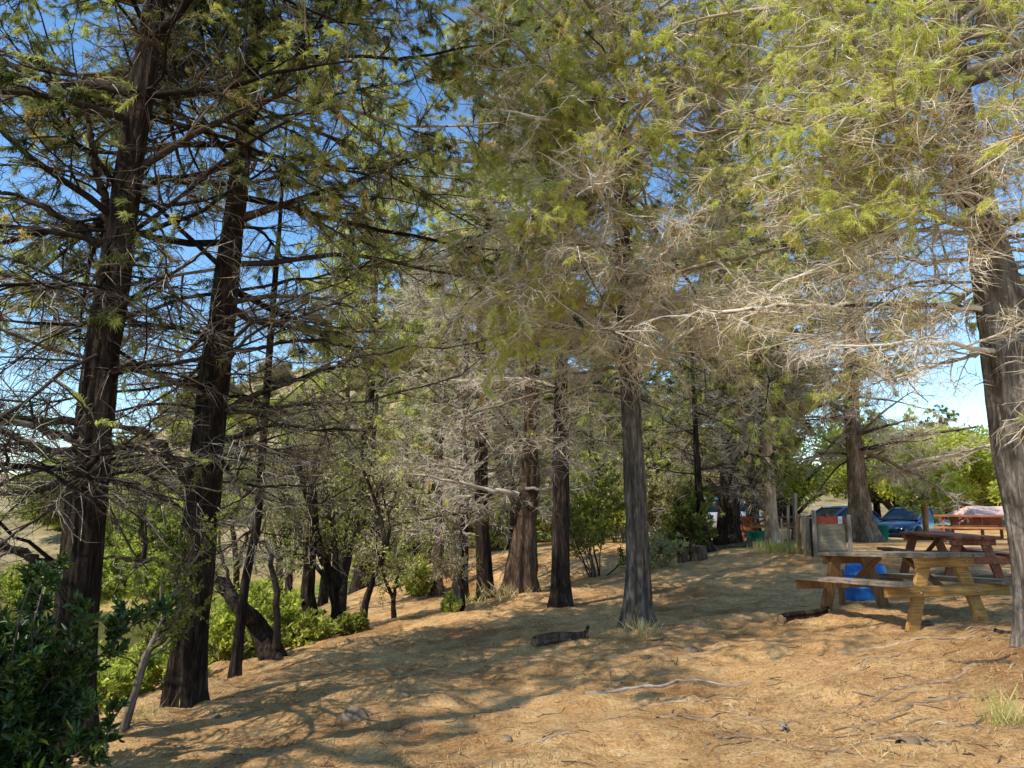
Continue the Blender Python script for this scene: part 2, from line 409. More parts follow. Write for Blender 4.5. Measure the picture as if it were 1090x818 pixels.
def water_mat():
    m, nt, out = mat('pond_water')
    g = N(nt, 'ShaderNodeNewGeometry'); n = noise(nt, 2.2, 3, mapping(nt, g.outputs['Position'], (1, 2.2, 1)))
    bsdf(nt, out, (.125, .098, .035), .09, .5, bump=n.outputs[0], bstr=.25, bdist=.05); return m
M['water'] = water_mat()

# ------------------------------------------------------------------ ground sheet and pond
def axis_coords(segs):
    out = [segs[0][0]]
    for a, b, d0, d1 in segs:
        n = max(2, int(round((b - a) / ((d0 + d1) / 2)))); s = np.linspace(d0, d1, n); s = s * (b - a) / s.sum()
        out += list(a + np.cumsum(s))
    return np.array(out)
ys = axis_coords([(-40, -2, 4, .5), (-2, 3, .4, .08), (3, 13, .045, .07), (13, 30, .08, .4), (30, 60, .4, 1.2), (60, 150, 1.2, 4), (150, 900, 6, 60)])
xp = axis_coords([(0, 7, .05, .06), (7, 14, .07, .25), (14, 40, .3, 1.0), (40, 150, 1.2, 5), (150, 800, 8, 60)])
xs = np.concatenate([-xp[:0:-1], xp])
GX, GY = np.meshgrid(xs, ys)
GZ = hground(GX, GY)
nearw = 1 - sstep(14, 26, np.hypot(GX, GY))
GZd = GZ + nearw * (.10 * fbm(GX * .9, GY * 1.5, 3) + .06 * fbm(GX * 3.1, GY * 4.3, 3) + .022 * np.abs(fbm(GX * 9, GY * 14, 2)))
ny, nx = GX.shape
I = np.arange(ny * nx).reshape(ny, nx)
Q = np.stack([I[:-1, :-1], I[:-1, 1:], I[1:, 1:], I[1:, :-1]], -1).reshape(-1, 4)
me = raw_mesh('ground', np.stack([GX, GY, GZd], -1).reshape(-1, 3), quads=Q, smooth=True)
# kinds of ground
bank = sstep(-.75, -1.3, GZ) * sstep(-3.3, -4.6, GX + .15 * (GY - 8) * (GY < 14)) * (1 - sstep(29.5, 33, GY)) * (GY < 40)
farg = sstep(25, 27, GY) * (1 - sstep(29, 33, GY)) * sstep(-6, -9, GX)
green = np.clip(np.maximum(bank, farg) * (.75 + .8 * fbm(GX * .6, GY * .6, 3)), 0, 1)
dry = np.clip(np.maximum(sstep(30, 42, GY) * (1 - sstep(8, 12, GX) * (1 - sstep(45, 60, GY))), sstep(28, 34, GY) * sstep(0, -6, GX)), 0, 1)
for nm, arr in (('green', green), ('dry', dry)):
    a = me.attributes.new(nm, 'FLOAT', 'POINT'); a.data.foreach_set('value', arr.ravel().astype(np.float32))
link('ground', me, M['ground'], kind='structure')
def hz(x, y):
    x = np.asarray(x, float); y = np.asarray(y, float)
    w = 1 - sstep(14, 26, np.hypot(x, y))
    return hground(x, y) + w * (.10 * fbm(x * .9, y * 1.5, 3) + .06 * fbm(x * 3.1, y * 4.3, 3) + .022 * np.abs(fbm(x * 9, y * 14, 2)))

wx, wy = np.meshgrid(np.linspace(-60, -6.5, 40), np.linspace(9, 30, 30))
I = np.arange(wx.size).reshape(wx.shape)
link('water', raw_mesh('water', np.stack([wx, wy, np.full_like(wx, WATER_Z)], -1).reshape(-1, 3),
     quads=np.stack([I[:-1, :-1], I[:-1, 1:], I[1:, 1:], I[1:, :-1]], -1).reshape(-1, 4)), M['water'], kind='structure')

# ------------------------------------------------------------------ trees
def resample(pts, rad, n):
    pts = np.asarray(pts, float); rad = np.asarray(rad, float)
    s = np.concatenate([[0], np.cumsum(np.linalg.norm(np.diff(pts, axis=0), axis=1))])
    t = np.linspace(0, s[-1], n)
    p = np.stack([np.interp(t, s, pts[:, k]) for k in range(3)], 1)
    for _ in range(3):
        p[1:-1] = (p[:-2] + 2 * p[1:-1] + p[2:]) / 4
    return p, np.interp(t, s, rad)

def trunk_mesh(name, pts, rad, rg, sides=40, rings=90, flare=.45, flare_h=.3, lobes=5, ridge=.07, lobe_amp=.22, zg=0):
    p, r = resample(pts, rad, rings)
    h = p[:, 2] - zg
    a = np.arange(sides) / sides * 2 * PI
    ph = rg.random() * 6.28
    fl = np.exp(-np.maximum(h, 0) / flare_h)
    T = nrm(np.gradient(p, axis=0)); U = nrm(np.cross(T, np.array([0, 1., 0]))); W = np.cross(T, U)
    th, hh = np.meshgrid(a, h)
    nz = vnoise(3 * np.cos(th) + 20 + ph, 3 * np.sin(th) + 30 + hh * .6) * 2 * ridge
    wv = vnoise(np.cos(th) * 2 + 9, np.sin(th) * 2 + hh * 1.3 + ph) * 2.2
    per = max(6, int(sides * .26))
    u1 = th / (2 * PI) * per + wv
    fr = vnoise(u1 % per, hh * 2.2 + ph) * ridge * 1.2 - ridge * 1.1 * np.exp(-(vnoise((u1 * 1.0 + 40) % per + 60, hh * 1.1 + ph) / .09) ** 2)
    lob = 1 + lobe_amp * np.cos(lobes * th + ph + hh * .4) * (.25 + fl[:, None])
    rr = r[:, None] * (1 + flare * fl[:, None] * np.maximum(.35, lob)) * (1 + nz + fr) * (1 + lobe_amp * .25 * np.cos(lobes * th + ph + hh * .4))
    V = p[:, None] + rr[..., None] * (U[:, None] * np.cos(a)[None, :, None] + W[:, None] * np.sin(a)[None, :, None])
    base = np.arange(rings - 1)[:, None] * sides; k = np.arange(sides)[None]; k2 = (k + 1) % sides
    Q = np.stack([base + k, base + k2, base + sides + k2, base + sides + k], -1).reshape(-1, 4)
    return raw_mesh(name, V.reshape(-1, 3), quads=Q, smooth=True), p, r

def tree_parts(root, org, pts, rad, H, seed, bark, detail=1.0, h0=1.2, dens=7.0, blen=2.8, dead_h=4.5, live=.75, tone=.45,
               extra=(), fl=.10, fw=.011, nst=22, pale=.55, top_taper=.7, droop=.02, sides=40, trunk_kw={}, azbias=None, blr=.03, fine=5, leafm=None):
    """pts: trunk centre line in world coordinates (bottom to the highest point known); the tree is carried on up to height H above ground"""
    rg = np.random.default_rng(seed)
    pts = [np.array(q, float) for q in pts]; rad = list(rad)
    zg = pts[0][2]
    d = nrm(pts[-1] - pts[max(0, len(pts) - 3)]); d = nrm(d + np.array([0, 0, .6]))
    ztop = zg + H
    if pts[-1][2] < ztop - .5:
        k = 4; z0 = pts[-1][2]; p0 = pts[-1]; r0 = rad[-1]
        for i in range(1, k + 1):
            f = i / k; pts.append(p0 + d * (ztop - z0) / max(d[2], .5) * f); rad.append(r0 * (1 - f) + .012 * f)
    pts.insert(0, pts[0] - np.array([0, 0, .4])); rad.insert(0, rad[0])
    o = np.array(org, float)
    pts = [q - o for q in pts]
    me, p, r = trunk_mesh('trunk', pts, rad, rg, sides=sides, rings=int(50 + (170 if sides > 60 else 50) * detail), zg=zg - o[2], **trunk_kw)
    link('trunk', me, bark, root)
    z = p[:, 2] - (zg - o[2])
    # limbs
    n = int(dens * (H - h0))
    hh = h0 + (H - h0) * rg.random(n) ** 1.05
    pos = np.stack([np.interp(hh, z, p[:, k]) for k in range(3)], 1); pr = np.interp(hh, z, r)
    az = rg.random(n) * 2 * PI
    if azbias is not None:
        m = rg.random(n) < azbias[2]; az = np.where(m, azbias[0] + azbias[1] * rg.normal(size=n), az)
    rel = (hh - h0) / (H - h0)
    L = blen * (.45 + .75 * rg.random(n)) * np.where(rel < .25, .65 + 1.4 * rel, 1.0 - .85 * np.maximum(0, rel - .25) / .75)
    el = np.where(rel < .5, .12, .12 + .9 * (rel - .5)) + .22 * rg.normal(size=n)
    dv = np.stack([np.cos(az) * np.cos(el), np.sin(az) * np.cos(el), np.sin(el)], 1)
    NP = 9
    P1 = np.empty((n, NP, 3)); P1[:, 0] = pos + dv * (pr * .6)[:, None]
    d1 = dv.copy()
    for k in range(1, NP):
        d1 = nrm(d1 + .13 * rg.normal(size=(n, 3)) + np.array([0, 0, 1.]) * np.where(k < NP / 2, -droop * 1.6, droop * 1.2))
        P1[:, k] = P1[:, k - 1] + d1 * (L / (NP - 1))[:, None]
    R1 = np.minimum(pr * .45, blr * (.5 + .8 * rg.random(n)) * (L / blen + .25))[:, None] * np.linspace(1, .2, NP)[None] ** .8
    stub = (rg.random(n) < .12); 
    livel = np.zeros(n)
    # explicit limbs seen in the photo
    ex_live = []
    for e in extra:
        q, rr = resample(np.array(e['p']) - o, np.linspace(e['r'], e['r'] * .25, len(e['p'])), NP)
        q[1:-1] += .025 * rg.normal(size=(NP - 2, 3))
        if e.get('part', True):
            V, Qd, tt = tubes(resample(q, rr, 26)[0][None] + np.concatenate([np.zeros((1, 1, 3)), .012 * rg.normal(size=(1, 25, 3))], 1), np.interp(np.linspace(0, 1, 26), np.linspace(0, 1, NP), rr)[None], 8, tint=[e.get('tint', pale)])
            link('limb', raw_mesh('limb', V, quads=Qd, tint=tt, smooth=True), M['twig'], root)
        P1 = np.concatenate([P1, q[None]]); R1 = np.concatenate([R1, rr[None] * .9]); L = np.append(L, np.linalg.norm(q[-1] - q[0]) * e.get('bushy', 1.0)); hh = np.append(hh, q[:, 2].mean() - (zg - o[2]))
        ex_live.append(e.get('live', -1))
    n2 = len(L)
    exl = np.concatenate([np.full(n, -1.), np.array(ex_live, float)]) if len(ex_live) else np.full(n, -1.)
    tint1 = np.clip(pale - .22 + .16 * rg.normal(size=n2), .02, .9)
    acc = Acc()
    V, Qd, tt = tubes(P1, R1, 6 if detail > .5 else 4, tint1); acc.add(V, Qd, tint=tt)
    # secondary
    c2 = np.maximum(1, rg.poisson(np.maximum(L, .3) * 6.5 * (.5 + .5 * detail)))
    P2, R2, i2, t2 = grow(P1, R1, c2, .12, 1.0, lambda i, t, m, g: (.22 + .36 * L[i] * (1.05 - t)) * (.5 + .9 * g.random(m)), R(52), 6, .011, rg, droop=.03, wob=.16, vert=.45)
    tint2 = np.clip(pale - .06 + .16 * rg.normal(size=len(i2)), .03, .95)
    V, Qd, tt = tubes(P2, R2, 4 if detail > .5 else 3, tint2); acc.add(V, Qd, tint=tt)
    L2 = np.linalg.norm(P2[:, -1] - P2[:, 0], axis=1)
    # tertiary
    c3 = np.maximum(1, rg.poisson(np.maximum(L2, .15) * 11 * (.4 + .6 * detail)))
    P3, R3, i3, t3 = grow(P2, R2, c3, .1, 1.0, lambda i, t, m, g: (.10 + .30 * L2[i] * (1.15 - t)) * (.6 + .9 * g.random(m)), R(48), 5 if detail > .9 else 4, .0042, rg, droop=.06, wob=.27, vert=.6)
    tint3 = np.clip(pale + .1 + .18 * rg.normal(size=len(i3)), .05, .98)
    # twig thickness never under what a far tree can show
    rmin = .0018 + (1 - detail) * .004
    R3 = np.maximum(R3, rmin)
    V, Qd, tt = tubes(P3, R3, 3, tint3); acc.add(V, Qd, tint=tt)
    # finest twigs: slim blades
    h3 = hh[i2][i3] + 0.0
    t1 = t2[i3]
    ex3 = exl[i2][i3]
    base_p = np.clip((h3 - dead_h) / 3.0, 0, 1) * live + .02
    base_p = base_p * np.clip(.25 + 1.1 * t1, 0, 1)
    base_p = np.where(ex3 >= 0, ex3, base_p)
    clump = vnoise(P3[:, -1, 0] * 1.15 + seed, P3[:, -1, 1] * 1.15 + P3[:, -1, 2] * 1.6) * 2
    islive = (rg.random(len(i3)) < np.clip(base_p + np.where(ex3 >= 0, 0, .9) * clump * (base_p > .03), 0, 1))
    dd = ~islive
    if fine and dd.any():
        Pd, Rd, _, _ = grow(P3[dd], R3[dd], np.full(dd.sum(), fine), .05, 1, lambda i, t, m, g: .10 + .16 * g.random(m), R(45), 3, .002, rg, droop=.12, wob=.25, vert=.9)
        w = rmin * 1.15
        s = nrm(np.cross(Pd[:, 1] - Pd[:, 0], rg.normal(size=(len(Pd), 3)))) * w
        Vf = np.stack([Pd[:, 0] - s, Pd[:, 0] + s, Pd[:, 1] + s * .8, Pd[:, 2], Pd[:, 1] - s * .8], 1).reshape(-1, 3)
        ob = np.arange(len(Pd))[:, None] * 5
        acc.add(Vf, ob + np.array([[0, 1, 2, 4]]), ob + np.array([[4, 2, 3]]), np.repeat(np.clip(pale + .12 + .2 * rg.normal(size=len(Pd)), .05, .98), 5))
    link('branches', acc.mesh('branches', True), M['twig'], root)
    if islive.any():
        Pl = P3[islive]
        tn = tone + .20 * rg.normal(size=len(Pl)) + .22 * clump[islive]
        tn = np.where((ex3[islive] >= .85) & (tone > .55), .76 + .05 * rg.normal(size=len(Pl)), tn)  # chosen limbs get a brighter foliage tint, painting in their sunlight
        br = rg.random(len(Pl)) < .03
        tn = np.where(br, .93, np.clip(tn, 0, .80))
        V, Qd, tt = sprays(Pl, nst * 3, fl, fw, rg, tn)
        link('foliage', raw_mesh('foliage', V, quads=Qd, tint=tt), leafm or M['cypress'], root)
    return root

def cypress(label, px, Y, widths, H, seed, bark, group=None, **kw):
    """px: photo points up the trunk, widths in photo pixels"""
    pts = [P(x, y, Y) for x, y in px]
    rad = [w / FPX * Y * .5 for w in widths]
    x, y = pts[0][0], pts[0][1]
    z = gz(x, y) ; pts[0] = (x, y, z)
    root = empty('cypress_tree', (x, y, z), label, 'tree', group=group)
    return tree_parts(root, (x, y, z), pts, rad, H, seed, bark, **kw)
def px_limb(pxs, Y0, Y1, r, **kw):
    n = len(pxs); return dict(p=[P(x, y, Y0 + (Y1 - Y0) * i / (n - 1)) for i, (x, y) in enumerate(pxs)], r=r, **kw)

# the two dark trunks on the left
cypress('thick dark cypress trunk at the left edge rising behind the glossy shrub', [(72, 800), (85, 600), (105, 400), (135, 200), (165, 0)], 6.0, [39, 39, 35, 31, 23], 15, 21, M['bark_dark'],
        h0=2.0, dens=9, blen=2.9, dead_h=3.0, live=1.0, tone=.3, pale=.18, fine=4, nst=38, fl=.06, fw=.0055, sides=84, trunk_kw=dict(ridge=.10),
        extra=[px_limb([(70, 610), (20, 585), (-60, 590)], 6, 5.7, .045, live=.0, tint=.15), px_limb([(60, 600), (-20, 540), (-70, 525)], 6, 5.2, .02, live=.8, part=False),
               px_limb([(105, 260), (60, 230), (-10, 195)], 6, 5.8, .04, live=.25, tint=.2), px_limb([(120, 240), (95, 150), (88, 90)], 6, 5.6, .035, live=.3, tint=.2),
               px_limb([(110, 300), (120, 250), (150, 225)], 5.8, 5.2, .02, live=.95, part=False), px_limb([(125, 200), (60, 110), (10, 90)], 6, 5, .025, live=.9, part=False),
               px_limb([(115, 370), (125, 345), (150, 335)], 5.8, 5.3, .012, live=.9, part=False), px_limb([(105, 480), (30, 450), (-30, 455)], 6, 5.3, .04, live=.0, tint=.4)])
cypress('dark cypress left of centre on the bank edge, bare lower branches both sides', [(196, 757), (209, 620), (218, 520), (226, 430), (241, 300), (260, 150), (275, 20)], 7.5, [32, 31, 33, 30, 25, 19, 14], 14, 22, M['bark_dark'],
        h0=1.9, dens=11, blen=3.4, dead_h=3.2, live=1.0, tone=.46, pale=.32, nst=38, fl=.06, fw=.006, sides=84, trunk_kw=dict(ridge=.10),
        extra=[px_limb([(200, 515), (180, 475), (130, 450), (100, 445)], 7.4, 7.0, .05, tint=.15, live=0), px_limb([(235, 440), (290, 410), (350, 390), (430, 370)], 7.5, 8, .03, tint=.25, live=0),
               px_limb([(255, 235), (310, 215), (360, 200), (430, 170)], 7.5, 7.8, .045, tint=.3, live=.3), px_limb([(240, 370), (330, 365), (400, 372)], 7.5, 7.6, .022, tint=.2, live=0),
               px_limb([(230, 470), (300, 455), (390, 460)], 7.5, 7.2, .025, tint=.2, live=0), px_limb([(190, 540), (150, 520), (115, 512)], 7.5, 7.3, .03, tint=.15, live=0),
               px_limb([(192, 600), (150, 595), (105, 594)], 7.5, 7.2, .03, tint=.2, live=0)])
cypress('thin dark leaning trunk just right of the second big left trunk', [(250, 722), (261, 620), (274, 560), (283, 430), (290, 330), (297, 250)], 9.0, [10, 9, 8.5, 8, 7, 5], 7, 23, M['bark_dark'],
        h0=1.6, dens=5, blen=1.4, dead_h=6.5, live=.3, pale=.34, blr=.015, trunk_kw=dict(flare=.4))
# centre group
cypress('tall grey cypress standing alone in the centre with flared base', [(680, 672), (679, 600), (675, 500), (670, 400), (663, 280), (659, 100), (657, 0)], 9.5, [22, 22, 21, 20, 18, 14, 11], 16, 24, M['bark_grey'],
        h0=2.9, dens=13, blen=3.0, dead_h=4.0, live=.85, tone=.64, pale=.8, droop=.035, nst=48, fl=.065, fw=.0062, fine=7, sides=84, azbias=(-1.9, .8, .4), trunk_kw=dict(ridge=.09, lobes=6, flare=.8, flare_h=.33),
        extra=[px_limb([(668, 345), (600, 350), (545, 352), (480, 372), (400, 372)], 9.4, 8.2, .024, tint=.75, live=.85, part=False),
               px_limb([(665, 350), (600, 320), (560, 310), (520, 325)], 9.4, 8.0, .022, tint=.75, live=.95, part=False),
               px_limb([(660, 200), (560, 230), (500, 260), (450, 285)], 9.4, 8.2, .03, tint=.8, live=.45, bushy=1.2), px_limb([(660, 220), (600, 290), (520, 330)], 9.4, 8.4, .022, tint=.8, live=.0, bushy=1.3),
               px_limb([(660, 180), (620, 235), (560, 300), (480, 340)], 9.3, 7.8, .022, tint=.85, live=.05, bushy=1.5), px_limb([(662, 190), (720, 130), (712, 85), (745, 60)], 9.4, 8.4, .05, tint=.45, live=.3),
               px_limb([(658, 60), (700, 35), (770, 25)], 9.4, 8.2, .035, tint=.75, live=.4), px_limb([(660, 150), (600, 120), (540, 130), (500, 115)], 9.4, 8, .03, live=.8, part=False),
               px_limb([(664, 330), (740, 310), (830, 330), (900, 335)], 9.4, 8.3, .022, tint=.75, live=.0, bushy=1.4), px_limb([(668, 300), (740, 260), (800, 255), (860, 230)], 9.4, 8.6, .022, tint=.75, live=.15, bushy=1.4),
               px_limb([(664, 270), (590, 250), (520, 270), (470, 300)], 9.4, 8.0, .02, tint=.8, live=0, bushy=1.6, part=False), px_limb([(660, 230), (700, 230), (760, 190), (810, 185)], 9.4, 8.4, .02, tint=.8, live=.2, bushy=1.5, part=False),
               px_limb([(658, 110), (590, 70), (520, 60), (470, 80)], 9.4, 8.2, .022, live=.8, part=False, bushy=1.3), px_limb([(660, 160), (620, 180), (580, 200), (560, 240)], 9.3, 7.6, .02, live=.95, part=False, bushy=1.3),
               px_limb([(658, 90), (690, 140), (720, 160), (760, 150)], 9.3, 7.8, .02, live=.9, part=False, bushy=1.3), px_limb([(668, 340), (620, 380), (560, 390)], 9.4, 8.6, .014, tint=.8, live=0, bushy=1.6, part=False), px_limb([(668, 320), (720, 345), (780, 370)], 9.4, 8.8, .014, tint=.8, live=0, bushy=1.6, part=False)])
cypress('dark straight cypress trunk next left of the tall grey centre tree', [(597, 646), (597, 560), (597, 470), (597, 400), (598, 260)], 12.6, [19, 18, 16, 14, 10], 16, 25, M['bark_dark'],
        h0=2.6, dens=8, blen=2.6, dead_h=4.5, live=.6, tone=.58, pale=.62, detail=.75, nst=20, fl=.10, fw=.012)
cypress('reddish fluted cypress trunk flaring wide at its base with splayed roots', [(552, 634), (557, 580), (563, 520), (566, 450), (568, 330)], 14.5, [21, 20, 19, 16, 11], 16, 26, M['bark_red'],
        h0=2.0, dens=9, blen=2.6, dead_h=4.6, live=.55, tone=.58, pale=.64, detail=.75, nst=20, fl=.10, fw=.012, trunk_kw=dict(flare=.7, flare_h=.7, lobes=7, lobe_amp=.45, ridge=.12),
        extra=[px_limb([(552, 527), (500, 515), (430, 505)], 14.3, 13.5, .05, tint=.7, live=0), px_limb([(560, 520), (600, 522), (625, 518)], 14.3, 14, .03, tint=.65, live=0)])
cypress('dark slim cypress trunk left of the reddish fluted trunk', [(518, 640), (513, 560), (512, 480), (512, 380)], 15.2, [16, 15, 14, 11], 15, 27, M['bark_dark'],
        h0=1.9, dens=8, blen=2.6, dead_h=4.5, live=.55, tone=.56, pale=.6, detail=.7, nst=20, fl=.10, fw=.012,
        extra=[px_limb([(505, 570), (440, 562), (380, 572)], 15.2, 14.4, .035, tint=.6, live=0), px_limb([(505, 545), (430, 550), (370, 590)], 15.2, 14, .035, tint=.25, live=0)])
cypress('short far cypress trunk between the slim trunk and the sapling', [(490, 644), (492, 590), (494, 540), (495, 460)], 17, [17, 13, 11, 8], 9, 28, M['bark_dark'], h0=1.8, dens=7, blen=2, dead_h=3.6, live=.5, pale=.5, detail=.55, nst=10, fl=.14, fw=.02)
cypress('thin far trunk in the sunny gap, leftmost of the centre group', [(465, 632), (466, 590), (467, 540), (468, 470)], 19, [11, 9, 8, 6], 8, 29, M['bark_red'], h0=1.8, dens=7, blen=1.8, dead_h=3.2, live=.5, pale=.5, detail=.55, nst=10, fl=.14, fw=.02)
# right group
cypress('big cypress at the right edge with grey streaked bark', [(1124, 700), (1112, 600), (1087, 480), (1068, 340), (1055, 270), (1036, 190), (1020, 90), (1010, 0)], 6.6, [56, 55, 53, 48, 40, 30, 22, 17], 13, 30, M['bark_silver'],
        h0=2.1, dens=13, blen=2.7, dead_h=3.4, live=.85, tone=.64, pale=.78, nst=46, fl=.055, fw=.005, fine=7, sides=84, trunk_kw=dict(ridge=.10, flare=.3),
        extra=[px_limb([(1050, 330), (960, 326), (850, 322), (760, 326), (690, 342)], 6.6, 6.9, .03, tint=.93, live=.0), px_limb([(1035, 215), (1000, 110), (930, 105), (880, 125)], 6.5, 5.4, .03, live=.98, part=False, bushy=1.2),
               px_limb([(1030, 200), (1050, 120), (1075, 110), (1120, 100)], 6.5, 5.5, .025, live=.98, part=False), px_limb([(1040, 240), (960, 210), (900, 225), (860, 235)], 6.5, 5.8, .022, live=.9, part=False),
               px_limb([(1020, 100), (960, 50), (900, 45), (830, 50)], 6.5, 5.6, .03, live=.75, tint=.6), px_limb([(1012, 60), (1040, 20), (1090, -10)], 6.5, 5.5, .025, live=.9, part=False),
               px_limb([(1060, 215), (1015, 205), (1013, 160), (990, 130)], 6.5, 6.1, .014, tint=1.0, live=0), px_limb([(1045, 245), (1000, 225), (980, 215)], 6.4, 6.0, .022, tint=1.0, live=0, bushy=.5),
               px_limb([(1048, 275), (960, 275), (880, 300)], 6.6, 6.3, .02, tint=.8, live=0), px_limb([(1052, 250), (940, 240), (850, 300), (820, 310)], 6.5, 6.2, .018, tint=.8, live=0),
               px_limb([(1060, 370), (1010, 380), (930, 410)], 6.6, 6.8, .02, tint=.6, live=0),
               px_limb([(1045, 300), (980, 290), (900, 345), (860, 360)], 6.6, 6.4, .016, tint=.8, live=0, bushy=1.5, part=False), px_limb([(1040, 260), (970, 200), (900, 170)], 6.5, 6.0, .018, tint=.8, live=.2, bushy=1.5, part=False),
               px_limb([(1055, 320), (960, 350), (880, 365), (800, 350)], 6.6, 6.6, .018, tint=.8, live=0, bushy=1.6, part=False), px_limb([(1035, 220), (960, 160), (880, 165), (800, 190)], 6.5, 6.1, .02, tint=.7, live=.5, bushy=1.4, part=False),
               px_limb([(1010, 50), (930, 10), (840, 0)], 6.5, 5.8, .02, live=.9, part=False, bushy=1.3), px_limb([(1030, 180), (940, 130), (860, 100), (780, 95)], 6.5, 5.8, .02, live=.6, part=False, bushy=1.3)])
cypress('wide shaggy cypress behind the blue car side, flared base lit on its left', [(918, 578), (915, 540), (911, 500), (907, 450), (903, 300)], 23, [20, 20, 18, 15, 10], 13, 31, M['bark_pale'],
        h0=2.2, dens=12, blen=4.2, dead_h=3.2, live=.6, tone=.58, pale=.68, detail=.6, nst=10, fl=.15, fw=.022, droop=.03, blr=.06, trunk_kw=dict(flare=.95, flare_h=.5, lobes=5, lobe_amp=.4),
        extra=[px_limb([(930, 512), (985, 488), (1030, 483), (1070, 470)], 23, 21, .1, tint=.55, live=0), px_limb([(925, 480), (970, 462), (1040, 455)], 23, 21, .09, tint=.3, live=0)])
cypress('slim pale sunlit trunk between the dark trunk clump and the notice panel', [(822, 580), (821, 540), (817, 490), (815, 400), (813, 300)], 21, [13, 12, 11, 9, 6], 16, 32, M['bark_sunlit'],
        h0=2.6, dens=12, blen=3.2, dead_h=3.4, live=.7, tone=.58, pale=.64, detail=.6, nst=10, fl=.15, fw=.022)
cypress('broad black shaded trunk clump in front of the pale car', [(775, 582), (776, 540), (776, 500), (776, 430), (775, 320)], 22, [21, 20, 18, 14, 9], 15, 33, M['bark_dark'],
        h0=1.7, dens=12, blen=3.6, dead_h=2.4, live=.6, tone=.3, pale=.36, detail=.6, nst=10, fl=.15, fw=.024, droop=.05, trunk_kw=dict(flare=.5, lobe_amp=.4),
        extra=[px_limb([(783, 530), (800, 495), (815, 470)], 22, 22, .12, tint=.1, live=.2), px_limb([(768, 530), (745, 500), (720, 480)], 22, 22, .1, tint=.1, live=.2)])
cypress('small dark trunk leaning by the cut stumps left of the trunk clump', [(751, 582), (746, 555), (744, 520), (741, 470)], 19.5, [15, 10, 8, 6], 7, 34, M['bark_dark'], h0=1.5, dens=8, blen=2.0, dead_h=2.0, live=.6, tone=.4, pale=.4, detail=.5, nst=9, fl=.16, fw=.026)

# far and off-frame cypresses: three forms, copied
protos = []
for k, (seed, tone, pale) in enumerate(((41, .5, .55), (42, .42, .45), (43, .6, .6))):
    x, y = [(5.2, 31), (-.5, 28), (9.3, 33)][k]
    z = gz(x, y)
    root = empty('cypress_tree', (x, y, z), ['far cypress rising behind the centre trunks, right of the tall grey one', 'far cypress seen between the fluted trunk and the straight trunk', 'far cypress behind the pale sunlit trunk'][k], 'tree')
    tree_parts(root, (x, y, z), [(x, y, z), (x + .1, y, z + 3), (x, y + .1, z + 7)], [.26, .2, .13], 17 + k, seed, M['bark_dark'], detail=.45, h0=1.6, dens=9, blen=3.4, dead_h=2.6, live=.75, tone=tone, pale=pale, nst=9, fl=.19, fw=.032, fine=4, sides=20, blr=.045)
    protos.append(root)
for k, x, y, s, lab in [(0, 11.5, 39, 1.0, 'far cypress behind the notice panel, dark against the car park'), (1, 2.2, 36, 1.1, 'farthest cypress seen just right of the tall grey trunk'), (2, -3.5, 33, 1.0, 'far cypress left of the slim dark trunk in the sunny gap'),
                        (1, 7.2, 42, 1.1, 'far dark cypress behind the broad black trunk clump'), (0, -6.5, 29, .8, 'far cypress over the pond end right of the thin leaning trunk'), (2, 15.5, 44, .75, 'far cypress right of the blue car'),
                        (1, 8.6, 27, .9, 'dark cypress crown closing the gap behind the pale sunlit trunk'), (2, -4.4, 22.5, .95, 'cypress whose crown fills the gap right of the second big left trunk')]:
    dup(protos[k], (x, y, gz(x, y)), 1.3 * k + x, s, lab)


# unseen sparse cypress, added past the left edge to band the dirt with shade
_x, _y = -6.6, 1.4; _z = gz(_x, _y)
shade = empty('cypress_tree', (_x, _y, _z), 'unseen sparse cypress added past the left edge so its shadow bands cross the foreground dirt', 'tree')
tree_parts(shade, (_x, _y, _z), [(_x, _y, _z), (_x + .1, _y, _z + 4), (_x + .2, _y, _z + 8)], [.24, .2, .14], 11.5, 51, M['bark_dark'], detail=.6, h0=3.0, dens=3.2, blen=2.6, dead_h=2.5, live=.9, tone=.4, pale=.4, nst=12, fl=.13, fw=.02, fine=3, sides=20, blr=.06)

